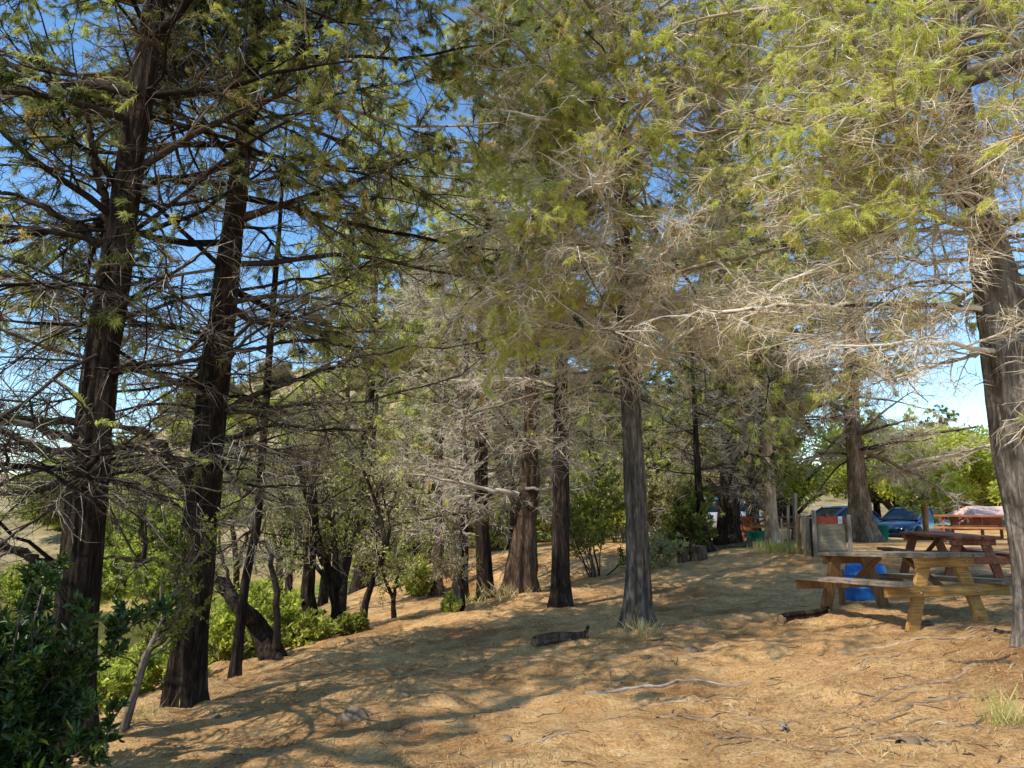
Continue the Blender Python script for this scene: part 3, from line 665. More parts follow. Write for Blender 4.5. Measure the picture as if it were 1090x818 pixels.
# ------------------------------------------------------------------ broadleaf shrubs and small trees
def shrub_parts(root, H, W, seed, leafm, nstem=9, ln=.05, wd=.02, dens=1.0, tone=.5, stem_tint=.3, sr=.012, bare=.25, whorl=7, lean=(0, 0), up=.12, tvar=.2):
    rg = np.random.default_rng(seed)
    az = rg.random(nstem) * 2 * PI; el = R(85) - R(48) * rg.random(nstem) * min(1, W / max(H, .1) * 1.1)
    d = np.stack([np.cos(az) * np.cos(el), np.sin(az) * np.cos(el), np.sin(el)], 1) + np.array([lean[0], lean[1], 0])
    NP = 8; P1 = np.empty((nstem, NP, 3)); P1[:, 0] = np.stack([np.cos(az), np.sin(az), -.4 * np.ones(nstem)], 1) * np.array([.06 * W, .06 * W, .15])
    L = H * (.65 + .45 * rg.random(nstem)); dd = nrm(d)
    for k in range(1, NP):
        dd = nrm(dd + .17 * rg.normal(size=dd.shape) + np.array([0, 0, .06])); P1[:, k] = P1[:, k - 1] + dd * (L / (NP - 1))[:, None]
    R1 = (sr * (.7 + .6 * rg.random(nstem)))[:, None] * np.linspace(1, .3, NP)[None]
    acc = Acc(); V, Q, t = tubes(P1, R1, 5, np.clip(stem_tint + .08 * rg.normal(size=nstem), 0, .9)); acc.add(V, Q, tint=t)
    P2, R2, i2, t2 = grow(P1, R1, rg.poisson(L * 9 * dens) + 2, bare, 1, lambda i, t, m, g: W * (.15 + .35 * g.random(m)), R(50), 5, sr * .5, rg, wob=.18, vert=1.5, up=up)
    V, Q, t = tubes(P2, R2, 3, np.clip(stem_tint + .08 * rg.normal(size=len(i2)), 0, .9)); acc.add(V, Q, tint=t)
    L2 = np.linalg.norm(P2[:, -1] - P2[:, 0], axis=1)
    P3, R3, i3, t3 = grow(P2, R2, rg.poisson(L2 * 16 * dens) + 1, .2, 1, lambda i, t, m, g: W * (.06 + .14 * g.random(m)), R(45), 4, sr * .3, rg, wob=.2, vert=1.5, up=up)
    V, Q, t = tubes(P3, R3, 3, np.full(len(i3), stem_tint + .05)); acc.add(V, Q, tint=t)
    link('stems', acc.mesh('stems', True), M['twig'], root)
    tips = np.concatenate([P3[:, -1], P3[:, 2], P2[:, -1]]); td = np.concatenate([P3[:, -1] - P3[:, -2], P3[:, 2] - P3[:, 1], P2[:, -1] - P2[:, -2]])
    b = np.repeat(tips, whorl, 0); dl = nrm(np.repeat(nrm(td), whorl, 0) * .7 + rg.normal(size=b.shape) * .6 + np.array([0, 0, .12]))
    b = b - np.repeat(nrm(td), whorl, 0) * (ln * .8 * rg.random(len(b)))[:, None]
    cl = vnoise(tips[:, 0] * 2.2 / W + seed, tips[:, 1] * 2.2 / W + tips[:, 2] * 2 / H)
    tn = np.clip(np.repeat(tone + .6 * tvar * cl * 2 + tvar * .5 * rg.normal(size=len(tips)), whorl) + .08 * rg.normal(size=len(b)), 0, 1)
    V, Q, t = leaves(b, dl, ln, wd, rg, tn)
    link('foliage', raw_mesh('foliage', V, quads=Q, tint=t), leafm, root)
    return root
def shrub(name, label, x, y, H, W, seed, leafm, cat='shrub', group=None, dz=0, **kw):
    return shrub_parts(empty(name, (x, y, gz(x, y) + dz), label, cat, group=group), H, W, seed, leafm, **kw)

x, y, _ = P(30, 800, 4.6)
shrub('evergreen_shrub', 'dense dark glossy-leaved shrub filling the bottom left corner', x - .24, y, 1.38, .42, 61, M['glossy'], nstem=30, ln=.062, wd=.022, dens=1.25, tone=.5, whorl=6, bare=.08, sr=.011, tvar=.35)
x, y, _ = P(-60, 800, 4.7)
shrub('evergreen_shrub', 'glossy dark shrub cut by the left edge beside the corner shrub', x, y, 1.15, .7, 62, M['glossy'], nstem=18, ln=.062, wd=.022, tone=.48, whorl=6, bare=.08, sr=.011, tvar=.35)
x, y, _ = P(48, 815, 4.9)
shrub('evergreen_shrub', 'low pale-tipped glossy plant at the foot of the left trunk', x - .15, y, .38, .3, 63, M['glossy'], nstem=12, ln=.075, wd=.028, tone=.6, whorl=6, bare=.05, sr=.008, tvar=.4)
x, y, _ = P(122, 770, 6.6)
shrub('young_tree', 'crooked sapling with small olive leaves between the two big left trunks', x, y, 1.55, 1.0, 64, M['far_leaf'], cat='sapling', nstem=3, ln=.04, wd=.017, dens=.8, tone=.42, whorl=5, bare=.5, sr=.028)
# dark evergreen at the far left
x, y = -11.2, 13.5
z = gz(x, y)
root = empty('cypress_tree', (x, y, z), 'dark dense evergreen tree behind the left edge trunk', 'tree')
tree_parts(root, (x, y, z), [(x, y, z), (x, y, z + 2), (x, y, z + 4)], [.2, .15, .1], 6.3, 71, M['bark_dark'], detail=.6, h0=.8, dens=14, blen=2.0, dead_h=-3, live=.95, tone=.12, pale=.3, nst=12, fl=.15, fw=.022, fine=2, sides=16)

# bright bank vegetation
bank_spots = [(112, 745, 8.5, .45, .7), (150, 745, 9.2, .4, .8), (180, 735, 9.6, .5, .8), (240, 690, 11.5, .9, .9), (262, 690, 12, 1.1, 1.0), (285, 675, 13, 1.0, .9), (312, 680, 12.5, .7, .8), (132, 735, 10.2, .35, .7), (95, 735, 10.5, .45, .8)]
bank_lab = ['yellow-green bank shrub just right of the left edge trunk', 'bright yellow-green shrub low between the two big dark trunks', 'bright shrub touching the left side of the second big trunk', 'yellow-green shrub right of the second big trunk',
            'tall bright shrub behind the thin leaning trunk', 'bright shrub left of the curved leaning trunk', 'green shrub at the foot of the curved leaning trunk', 'bright shrub at the near pond shore', 'bright shrub at the pond shore behind the left edge trunk']
for k, ((px, py, Y, H, W), lab) in enumerate(zip(bank_spots, bank_lab)):
    x, y, _ = P(px, py, Y)
    shrub('bank_shrub', lab, x, y, H, W, 80 + k, M['bank_leaf'], nstem=12, ln=.06 + .002 * Y, wd=.022 + .001 * Y, dens=.5, tone=.5, whorl=5, bare=.05, sr=.008, group='bright shrubs along the pond bank', tvar=.4)

for k, (px, Y, H, W, lab) in enumerate([(105, 29.5, 1.0, 1.6, 'low bright shrub on the far pond shore right of the left trunk'), (130, 30.5, 1.3, 1.8, 'green shrub on the far pond shore between the two big trunks'), (155, 29.8, .9, 1.6, 'bright reeds-like shrub on the far pond shore middle'), (180, 30.2, 1.2, 1.8, 'bright shrub on the far pond shore left of the second big trunk'), (20, 30, 1.0, 1.8, 'low shrub on the far pond shore at the left edge'), (140, 35, 1.8, 2.4, 'olive shrub up the slope beyond the pond'), (110, 38, 2.0, 2.6, 'olive bush up the slope behind the left trunk'), (178, 37, 2.2, 2.6, 'taller olive bush up the slope beyond the pond')]):
    x, y, _ = P(px, 620, Y)
    shrub('shore_shrub', lab, x, y, H, W, 180 + k, M['bank_leaf'] if k < 5 else M['far_leaf'], nstem=12, ln=.12, wd=.06, dens=.5, tone=.5, whorl=5, bare=.05, sr=.01, tvar=.4)

# crooked bare trunk leaning left, and the small multi-stemmed trees behind it
def stem_tree(name, label, stems, Y, seed, leafm, crown=1.0, tone=.5, ln=.05, wd=.02, bark='twig', dens=1.0, tint=.12):
    """stems: lists of photo points with a pixel width"""
    rg = np.random.default_rng(seed)
    b = P(*stems[0][0][0], Y); x, y = b[0], b[1]; z = gz(x, y)
    root = empty(name, (x, y, z), label, 'tree'); o = np.array([x, y, z])
    ends = []
    for s, w in stems:
        p = [np.array(P(px, py, Y + .5 * (rg.random() - .5) * i)) - o for i, (px, py) in enumerate(s)]
        if s is stems[0][0]: p[0] = np.array([0, 0, -.1])
        r = np.linspace(w, w * .35, len(p)) / FPX * Y * .5
        q, rr = resample(p, r, 16); q[1:] += .02 * rg.normal(size=(15, 3))
        if s is stems[0][0]:
            link('trunk', trunk_mesh('trunk', q, rr, rg, sides=24, rings=50, flare=.25, ridge=.1)[0], M['bark_dark'], root)
        else:
            V, Q, t = tubes(q[None], rr[None], 10, [tint]); link('stem', raw_mesh('stem', V, quads=Q, tint=t, smooth=True), M['twig'], root)
        ends.append((q, rr))
    if crown > 0:
        Pn = np.stack([resample(e[0], e[1], 9)[0] for e in ends]); Rn = np.stack([resample(e[0], e[1], 9)[1] for e in ends])
        acc = Acc(); k = len(ends)
        P2, R2, i2, t2 = grow(Pn, Rn, np.full(k, int(16 * dens)), .35, 1, lambda i, t, m, g: crown * (.4 + .7 * g.random(m)), R(55), 6, .012, rg, wob=.2, vert=1.3, up=.04)
        V, Q, t = tubes(P2, R2, 4, np.clip(tint + .12 + .1 * rg.normal(size=len(i2)), 0, 1)); acc.add(V, Q, tint=t)
        P3, R3, i3, t3 = grow(P2, R2, np.full(len(i2), int(9 * dens)), .15, 1, lambda i, t, m, g: crown * (.15 + .3 * g.random(m)), R(50), 4, .006, rg, wob=.22, vert=1.2)
        R3 = np.maximum(R3, .004); V, Q, t = tubes(P3, R3, 3, np.clip(tint + .25 + .15 * rg.normal(size=len(i3)), 0, 1)); acc.add(V, Q, tint=t)
        link('branches', acc.mesh('branches', True), M['twig'], root)
        keep = rg.random(len(P3)) < .36
        tips = np.concatenate([P3[keep][:, -1], P3[keep][:, 2]]); td = np.concatenate([P3[keep][:, -1] - P3[keep][:, 1]] * 2); wq = 9
        bb = np.repeat(tips, wq, 0) + .05 * crown * rg.normal(size=(len(tips) * wq, 3)); dl = nrm(np.repeat(nrm(td), wq, 0) * .5 + rg.normal(size=bb.shape) * .7)
        cl = vnoise(tips[:, 0] * 1.5 + seed, tips[:, 2] * 1.5)
        V, Q, t = leaves(bb, dl, ln, wd, rg, np.clip(np.repeat(tone + .5 * cl, wq) + .1 * rg.normal(size=len(bb)), 0, 1))
        link('foliage', raw_mesh('foliage', V, quads=Q, tint=t), leafm, root)
    return root
stem_tree('leaning_tree', 'dark curved trunk leaning left over the bank behind the thin trunk', [([(296, 706), (285, 682), (270, 664), (252, 645), (232, 622), (215, 610)], 24), ([(262, 655), (248, 632), (225, 610), (205, 600)], 12), ([(294, 690), (297, 640), (290, 600), (277, 570), (262, 555)], 8), ([(240, 628), (222, 600), (215, 565)], 6)], 10, 91, M['far_leaf'], .55, .45, .04, .016, dens=.45)
stem_tree('small_tree', 'dark small trunk with leafy crown left of the multi-stemmed tree', [([(329, 686), (328, 650), (330, 600), (333, 540), (338, 480)], 17), ([(330, 610), (318, 560), (305, 520)], 8)], 13, 92, M['dry_leaf'], 1.2, .6, .06, .025)
stem_tree('small_tree', 'multi-stemmed crooked tree with dark base left of the sunny gap', [([(362, 677), (360, 645), (350, 610), (338, 575), (325, 525), (318, 495)], 14), ([(364, 650), (368, 610), (374, 570), (395, 548)], 9), ([(362, 640), (356, 600), (358, 560), (350, 530)], 9), ([(358, 630), (330, 596), (300, 590)], 6)], 13.2, 93, M['far_leaf'], 1.2, .5, .055, .022)
stem_tree('small_tree', 'slender crooked tree curving right beside the multi-stemmed tree', [([(384, 672), (390, 640), (400, 612), (410, 590), (404, 540), (386, 500)], 8), ([(406, 600), (414, 560), (408, 520)], 5)], 12.6, 94, M['dry_leaf'], .9, .65, .055, .022)
stem_tree('small_tree', 'thin bent sapling stem in the sunny gap', [([(420, 656), (418, 636), (408, 610), (400, 585)], 5), ([(418, 640), (424, 610), (420, 580)], 4)], 15.5, 95, M['far_leaf'], .7, .5, .05, .02)
stem_tree('sapling', 'bare grey sapling stem in front of the short far trunk', [([(491, 662), (492, 625), (493, 590), (491, 560)], 5), ([(492, 640), (484, 618), (470, 606)], 2.5)], 13.2, 96, M['dry_leaf'], .5, .4, .05, .02, tint=.4)
scr = []
for k, (px, py, Y, sd, lab) in enumerate([(305, 650, 17, 161, 'slender bright tree behind the curved leaning trunk'), (400, 620, 21, 162, 'slender pale-leaved tree at the left of the sunny gap')]):
    q = [(px, py), (px + 3, py - 60), (px - 4, py - 130), (px + 2, py - 200)]
    scr.append(stem_tree('slender_tree', lab, [(q, 9), ([(px + 2, py - 40), (px + 22, py - 95), (px + 34, py - 150)], 5), ([(px, py - 70), (px - 24, py - 120), (px - 30, py - 165)], 5)], Y, sd, M['bank_leaf'] if k == 0 else M['dry_leaf'], 1.3, .45 if k == 0 else .75, .07, .03, dens=.75, tint=.25))
for k, px, Y, sc, lab in [(0, 250, 19, 1.0, 'slender bright tree right of the second big trunk beyond the bank'), (1, 345, 21, 1.1, 'pale slender tree above the multi-stemmed tree'), (0, 440, 25, 1.1, 'bright slender tree at the back of the sunny gap'), (0, 150, 33, 1.2, 'bright slender tree across the pond between the two big trunks'), (1, 215, 34, 1.2, 'pale slender tree across the pond behind the second big trunk'), (0, 120, 36, 1.0, 'bright slender tree across the pond by the left trunk'),
                          (0, 640, 27, 1.1, 'bright slender tree left of the tall grey trunk, far back'), (1, 545, 26, 1.1, 'pale slender tree behind the fluted trunk'), (0, 700, 29, 1.0, 'bright slender tree right of the tall grey trunk, far back'), (1, 300, 26, 1.2, 'pale slender tree far back above the curved leaning trunk')]:
    x, y, _ = P(px, 600, Y); dup(scr[k], (x, y, gz(x, y)), px * .37, sc, lab)
shrub('leafy_shrub', 'open leafy shrub between the straight dark trunk and the tall grey trunk', *P(634, 612, 17)[:2], 2.1, 1.6, 97, M['far_leaf'], nstem=10, ln=.075, wd=.032, dens=.55, tone=.42, whorl=5, bare=.3, sr=.02)
shrub('leafy_shrub', 'dark green leafy shrub left of the small leaning trunk near the stumps', *P(730, 585, 19.5)[:2], 1.5, 1.3, 98, M['far_leaf'], nstem=12, ln=.085, wd=.04, dens=.7, tone=.3, whorl=5, bare=.1, sr=.015)
shrub('leafy_shrub', 'pale yellow-green shrub behind the tall grey trunk, above the dark boulder', *P(712, 585, 21.5)[:2], 2.4, 1.8, 99, M['dry_leaf'], nstem=14, ln=.09, wd=.04, dens=.55, tone=.75, whorl=5, bare=.25, sr=.015)
shrub('leafy_shrub', 'low shrub right of the tall grey trunk base', *P(700, 612, 17.5)[:2], .7, .9, 100, M['dry_leaf'], nstem=9, ln=.07, wd=.03, dens=.7, tone=.7, whorl=5, bare=.1, sr=.008)
for px, py, Y, H, W, s, tn, lab in [(440, 632, 19, .9, .8, 101, .6, 'low pale shrub in the sunny gap left of the thin far trunk'), (378, 680, 12.4, .35, .4, 102, .5, 'small green plant at the foot of the slender crooked tree'), (478, 662, 13, .3, .35, 103, .7, 'tiny grey-green plant beside the bare sapling stem'),
                                 (330, 693, 12, .4, .6, 104, .55, 'low green plant before the small dark trunk'), (410, 612, 24, 1.8, 1.6, 105, .5, 'green shrub at the back of the sunny gap'), (450, 590, 28, 2.2, 2.2, 106, .45, 'wide olive shrub on the far side of the sunny gap'), (535, 590, 27, 2.0, 2.0, 107, .7, 'yellowish shrub behind the slim and fluted trunks'),
                                 (660, 590, 24, 2.6, 2.0, 108, .55, 'bright shrub showing left of the tall grey trunk'), (575, 560, 33, 2.6, 2.4, 109, .75, 'bright yellow shrub far behind the fluted trunk'), (700, 560, 31, 3.0, 2.4, 110, .7, 'tall bright shrub far behind the dark boulder'), (480, 560, 34, 2.6, 2.4, 111, .55, 'olive shrub far behind the short far trunk')]:
    x, y, _ = P(px, py, Y)
    shrub('leafy_shrub', lab, x, y, H, W, s, M['far_leaf'], nstem=10, ln=.04 + .0025 * Y, wd=.018 + .0013 * Y, dens=.6 if H > 1 else 1.2, tone=tn, whorl=5, bare=.1, sr=.006 + .004 * H, tvar=.35)

# trees and bushes on the hill and behind the car park
def bush_proto(name, label, x, y, H, W, seed, leafm, tone, ln):
    rg = np.random.default_rng(seed)
    root = empty(name, (x, y, gz(x, y)), label, 'tree')
    nb = 16; c = np.stack([W * .38 * rg.normal(size=nb), W * .38 * rg.normal(size=nb), H * (.3 + .6 * rg.random(nb))], 1)
    base = np.zeros((nb, 3)); mid = c * np.array([.4, .4, .6])
    P1 = np.stack([base, mid, c], 1); V, Q, t = tubes(P1, np.tile(np.array([.09, .06, .02]) * H / 4, (nb, 1)), 5, np.full(nb, .2))
    link('trunk', raw_mesh('trunk', V, quads=Q, tint=t, smooth=True), M['twig'], root)
    per = 900; cc = np.repeat(c, per, 0); rr = np.repeat(W * (.16 + .14 * rg.random(nb)), per)
    off = nrm(rg.normal(size=cc.shape)) * (rr * rg.random(len(cc)) ** .45)[:, None] * np.array([1, 1, .75])
    b = cc + off; b[:, 2] = np.maximum(b[:, 2], .1)
    dl = nrm(off + .5 * rg.normal(size=b.shape) * rr[:, None])
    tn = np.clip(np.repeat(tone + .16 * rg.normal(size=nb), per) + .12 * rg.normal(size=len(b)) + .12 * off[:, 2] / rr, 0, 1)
    V, Q, t = leaves(b, dl, ln, ln * .5, rg, tn)
    link('foliage', raw_mesh('foliage', V, quads=Q, tint=t), leafm, root)
    return root
bp = [bush_proto('hill_tree', 'bushy olive tree on the dry hillside above the pond, leftmost', -24, 42, 4.2, 4.2, 121, M['far_leaf'], .45, .20),
      bush_proto('hill_tree', 'bright yellow-green bush on the hillside between the two big dark trunks', -19, 40, 3.4, 3.8, 122, M['far_leaf'], .75, .19),
      bush_proto('hill_tree', 'greyish dry bush on the hillside right of the thin leaning trunk', -13, 45, 3.2, 4.2, 123, M['dry_leaf'], .5, .19)]
GH = 'trees and bushes scattered over the dry hillside'
rg = np.random.default_rng(77)
for k in range(95):
    Y = 42 + 66 * rg.random() ** .8; azm = -.62 + .95 * rg.random(); x = azm * Y
    dup(bp[int(rg.integers(0, 3))], (x, Y, gz(x, Y) - .1), rg.random() * 6.28, .3 + .8 * rg.random() ** 1.3, 'bushy tree on the dry hillside across the pond', GH)
for o in bp: o['label'] = 'bushy tree on the dry hillside across the pond'; o['group'] = GH
# bright trees behind the cars
pr = bush_proto('roadside_tree', 'bright green tree directly behind the blue car', 21.5, 41, 6.2, 5.2, 131, M['bank_leaf'], .6, .2)
GL = 'trees lining the far side of the car park'
for x, Y, s, lab in [(25.5, 43, .85, 'green tree behind the car park right of the bright one'), (16.8, 46, 1.0, 'green tree behind the shaggy cypress'), (28.5, 45, 1.1, 'tallest green tree at the right end of the car park'), (12.5, 50, 1.0, 'green tree behind the notice panel'), (31.5, 46, 1.0, 'green tree hidden by the right edge trunk'), (7, 54, 1.1, 'green tree far behind the broad black trunk clump')]:
    dup(pr, (x, Y, gz(x, Y)), x, s, lab)
# feathery young conifer between car and table
x, y, _ = P(985, 575, 29); z = gz(x, y)
root = empty('young_conifer', (x, y, z), 'feathery bright green young conifer in front of the blue car', 'tree')
tree_parts(root, (x, y, z), [(x, y, z), (x, y, z + 1.0), (x, y, z + 2)], [.055, .05, .035], 4.6, 141, M['bark_pale'], detail=.5, h0=1.1, dens=16, blen=1.8, dead_h=-5, live=1.0, tone=.7, pale=.5, nst=14, fl=.16, fw=.03, fine=0, leafm=M['bank_leaf'], sides=12, droop=-.05, trunk_kw=dict(flare=.2))
# dark conifers behind the right tree
for px, Y, H, lab, sd in [(1010, 48, 7.0, 'dark green conifer behind the young conifer', 142), (935, 44, 6.5, 'dark conifer right behind the shaggy cypress', 143)]:
    x, y, _ = P(px, 560, Y); z = gz(x, y)
    root = empty('dark_conifer', (x, y, z), lab, 'tree')
    tree_parts(root, (x, y, z), [(x, y, z), (x, y, z + 2), (x, y, z + 4)], [.2, .16, .1], H, sd, M['bark_dark'], detail=.4, h0=1.4, dens=12, blen=2.8, dead_h=-3, live=.9, tone=.4, pale=.35, nst=9, fl=.26, fw=.05, fine=0, sides=12)

# ------------------------------------------------------------------ boxes and joined boards
def box_v(sx, sy, sz, c=(0, 0, 0), b=.006):
    """a board with chamfered edges along its four long sides and ends: verts, faces (as bmesh would give)"""
    import bmesh
    bm = bmesh.new(); bmesh.ops.create_cube(bm, size=1)
    bmesh.ops.scale(bm, vec=(sx, sy, sz), verts=bm.verts)
    bmesh.ops.bevel(bm, geom=bm.edges[:], offset=min(b, min(sx, sy, sz) * .3), segments=1, affect='EDGES')
    bmesh.ops.translate(bm, vec=c, verts=bm.verts)
    return bm
def bm_obj(name, bms, m, parent=None, smooth=False):
    import bmesh
    me = bpy.data.meshes.new(name); tot = bmesh.new()
    for b in bms:
        t = bpy.data.meshes.new('t'); b.to_mesh(t); tot.from_mesh(t); bpy.data.meshes.remove(t); b.free()
    tot.to_mesh(me); tot.free()
    if smooth: me.polygons.foreach_set('use_smooth', np.ones(len(me.polygons), bool))
    return link(name, me, m, parent)
def xf(bm, mtx):
    import bmesh
    bmesh.ops.transform(bm, matrix=mtx, verts=bm.verts); return bm
def beam(a, b, w, t, roll_ref=(1, 0, 0), bev=.006):
    """a board from a to b: w across roll_ref direction, t the other way"""
    a = Vector(a); b = Vector(b); d = b - a; L = d.length; z = d.normalized()
    x = (Vector(roll_ref) - Vector(roll_ref).dot(z) * z).normalized(); y = z.cross(x)
    mtx = Matrix((x, y, z)).transposed().to_4x4(); mtx.translation = (a + b) / 2
    return xf(box_v(w, t, L, b=bev), mtx)
def lathe(prof, K=24):
    prof = np.array(prof); a = np.arange(K) / K * 2 * PI
    V = np.stack([prof[:, None, 0] * np.cos(a), prof[:, None, 0] * np.sin(a), np.repeat(prof[:, None, 1], K, 1)], -1).reshape(-1, 3)
    base = np.arange(len(prof) - 1)[:, None] * K; k = np.arange(K)[None]; k2 = (k + 1) % K
    return V, np.stack([base + k, base + k2, base + K + k2, base + K + k], -1).reshape(-1, 4)

def picnic(label, ex, ey, rz, mats, L=1.85, rs=1, sink=0.0, bolts=False):
    """origin at the table's middle on the ground, long axis = local x"""
    top, bench, legm, beamm, endm = mats
    z = gz(ex, ey)
    t = empty('picnic_table', (ex, ey, z - sink), label, 'picnic table', rz)
    r = random.Random(rs)
    W = .74; n = 5; pw = W / n
    bms = []
    for k in range(n):
        y = -W / 2 + pw * (k + .5); dx = r.uniform(-.012, .012)
        bms.append(xf(box_v(L, pw - .009, .05, b=.006), Matrix.Translation((dx, y, .74 + r.uniform(-.002, .002)))))
    bm_obj('tabletop', bms, top, t)
    for s in (-1, 1):
        b2 = [xf(box_v(L, .128, .05, b=.006), Matrix.Translation((r.uniform(-.012, .012), s * (.60 + q * .134), .45))) for q in (0, 1)]
        bm_obj('bench', b2, bench, t)
    fx = L / 2 - .22
    for e in (-1, 1):
        m_l = endm if e == -1 else legm; m_b = endm if e == -1 else beamm
        for s in (-1, 1):
            bm_obj('leg', [beam((e * fx, s * .46, -.06), (e * fx, s * .20, .712), .05, .145, (1, 0, 0))], m_l, t)
        # cross pieces on the outer face of the legs
        bm_obj('top_beam', [beam((e * (fx + .0505), -.36, .664), (e * (fx + .0505), .36, .664), .05, .10, (1, 0, 0))], m_b, t)
        bo = bm_obj('seat_beam', [beam((e * (fx + .0505), -.76, .368), (e * (fx + .0505), .76, .368), .05, .11, (1, 0, 0))], m_b, t)
        for s in (-1, 1) if bolts else ():
            for (yy, zz) in ((s * .33, .385), (s * .35, .35), (s * .25, .675)):
                V, Qd = lathe([(0.001, .012), (.012, .01), (.012, 0)], 10)
                V = np.stack([V[:, 2] * e + e * (fx + .0755), V[:, 0] + yy, V[:, 1] + zz], 1)
                link('bolt', raw_mesh('bolt', V, quads=Qd), M['metal'], bo)
        bm_obj('brace', [beam((e * (fx - .03), 0, .40), (e * .22, 0, .70), .07, .045, (0, 1, 0))], legm, t)
    return t
a = np.array(P(1015, 668, 8.2)); b = np.array(P(908, 652, 9.85)); c = (a + b) / 2
rz = math.atan2(b[1] - a[1], b[0] - a[0])
picnic('nearest picnic table with golden end frame and weathered grey top', c[0], c[1], rz, (M['wood_old'], M['wood_old'], M['wood_brown'], M['wood_brown'], M['wood_gold']), 2.0, 1, bolts=True).rotation_euler[1] = R(3.2)
a = np.array((7.55, 12.4, .3)); b = np.array((7.66, 14.2, .25)); c = (a + b) / 2
picnic('dark maroon picnic table just behind the nearest one', c[0], c[1], math.atan2(b[1] - a[1], b[0] - a[0]), (M['wood_maroon'],) * 5, 2.0, 2)
x, y, _ = P(1040, 580, 20.0)
picnic('orange-red picnic table beside the right edge trunk', x, y, R(150), (M['wood_red'], M['wood_orange'], M['wood_red'], M['wood_red'], M['wood_red']), 1.9, 3)
x, y, _ = P(824, 575, 25)
picnic('far orange picnic table behind the pale sunlit trunk', x, y, R(8), (M['wood_red'], M['wood_orange'], M['wood_red'], M['wood_orange'], M['wood_red']), 2.2, 4)

# blue barrel
x, y, _ = P(924, 648, 10.9)
t = empty('barrel', (x, y, gz(x, y) - .02), 'bright blue plastic barrel standing behind the nearest picnic table', 'barrel')
V, Qd = lathe([(.001, 0), (.25, 0), (.285, .02), (.295, .1), (.295, .2), (.305, .215), (.305, .235), (.29, .25), (.285, .38), (.295, .39), (.295, .41), (.275, .425), (.26, .5), (.245, .525), (.215, .525), (.2, .505), (.001, .505)], 36)
link('body', raw_mesh('body', V, quads=Qd, smooth=True), M['blue_plastic'], t)
for s in (-1, 1):
    V, Qd = lathe([(.001, .03), (.035, .03), (.04, .02), (.04, 0)], 16); V = V + np.array([s * .12, 0, .503])
    link('bung', raw_mesh('bung', V, quads=Qd, smooth=True), M['blue_plastic'], t)

def stake(label, px, top, bot, Y, w, m=None, name='wooden_post'):
    x, y, _ = P(px, bot, Y); z = gz(x, y); h = P(px, top, Y)[2] - z
    t = bm_obj(name, [xf(box_v(w, w, h + .2, b=.012), Matrix.Translation((0, 0, h / 2 - .1)))], m or M['wood_grey'])
    t.location = (x, y, z); t.rotation_euler = (random.uniform(-.03, .03), random.uniform(-.03, .03), .4)
    tag(t, label, 'post')
stake('dark stake beside the blue barrel under the nearest table', 897, 606, 650, 10.6, .07, M['wood_brown'])
stake('short pale post standing left of the notice panel', 840, 538, 590, 17, .055)
stake('tall pale post farther back left of the notice panel', 847, 525, 575, 22, .1)
stake('thin grey stake right behind the pale sunlit trunk', 834, 552, 583, 18.5, .04)
stake('pale support stake tied to the young conifer', 987, 532, 576, 28.7, .12, M['wood_orange'])

# board enclosure with paper notice
x, y, _ = P(877, 588, 16.5); z = gz(x, y)
t = empty('notice_enclosure', (x, y, z), 'waist-high plywood enclosure with red top band and white paper notice', 'enclosure', R(12))
def bx(name, s, c, m, parent=t, b=.006): return bm_obj(name, [xf(box_v(*s, b=b), Matrix.Translation(c))], m, parent)
bx('front_panel', (.66, .02, .56), (0, -.3, .33), M['ply'])
bx('red_band', (.70, .024, .15), (0, -.304, .69), M['red_paint'])
bx('side_panel', (.02, .58, .68), (.34, 0, .4), M['ply'])
bx('side_panel', (.02, .58, .68), (-.34, 0, .4), M['ply'])
bx('back_panel', (.66, .02, .68), (0, .3, .4), M['ply'])
bx('notice_sheet', (.10, .004, .15), (.22, -.319, .69), M['paper'], b=.001)
bx('printing', (.05, .003, .06), (.22, -.3225, .685), M['metal'], b=.0005)
for cx, cy, h, w, mm in ((-.42, -.34, .9, .07, 'wood_grey'), (-.50, -.1, .78, .06, 'wood_grey'), (.40, -.36, .8, .075, 'wood_grey'), (.37, .33, .8, .07, 'wood_brown'), (-.35, .33, .8, .07, 'wood_brown'), (-.40, -.24, .72, .09, 'black')):
    o = bm_obj('post', [xf(box_v(w, w, h + .15, b=.01), Matrix.Translation((cx, cy, h / 2 - .075)))], M[mm], t)

def tub(name, label, px, py, Y, r, h, m, cat='bin'):
    x, y, _ = P(px, py, Y)
    t = empty(name, (x, y, gz(x, y) - .02), label, cat)
    V, Qd = lathe([(.001, 0), (r * .85, 0), (r * .88, .01), (r, h * .93), (r * 1.08, h * .94), (r * 1.08, h), (r * .97, h), (r * .85, .05), (.001, .05)], 28)
    link('body', raw_mesh('body', V, quads=Qd, smooth=True), m, t)
    for s in (-1, 1):
        a = np.linspace(0, PI, 8); q = np.stack([np.full(8, s * r * 1.06), .09 * np.cos(a), h * .8 + .05 * np.sin(a) - .04], 1)
        V, Qd, _ = tubes(q[None], np.full((1, 8), .012), 6); link('handle', raw_mesh('handle', V, quads=Qd, smooth=True), m, t)
tub('bucket', 'left teal bucket beneath the far orange picnic table', 800, 576, 24.2, .17, .34, M['green_plastic'], 'bucket')
tub('bucket', 'right teal bucket beneath the far orange picnic table', 808, 576, 24.0, .17, .34, M['green_plastic'], 'bucket')
tub('bin', 'green bin standing in front of the blue car by the shaggy trunk', 937, 577, 24.5, .27, .52, M['green_plastic'])

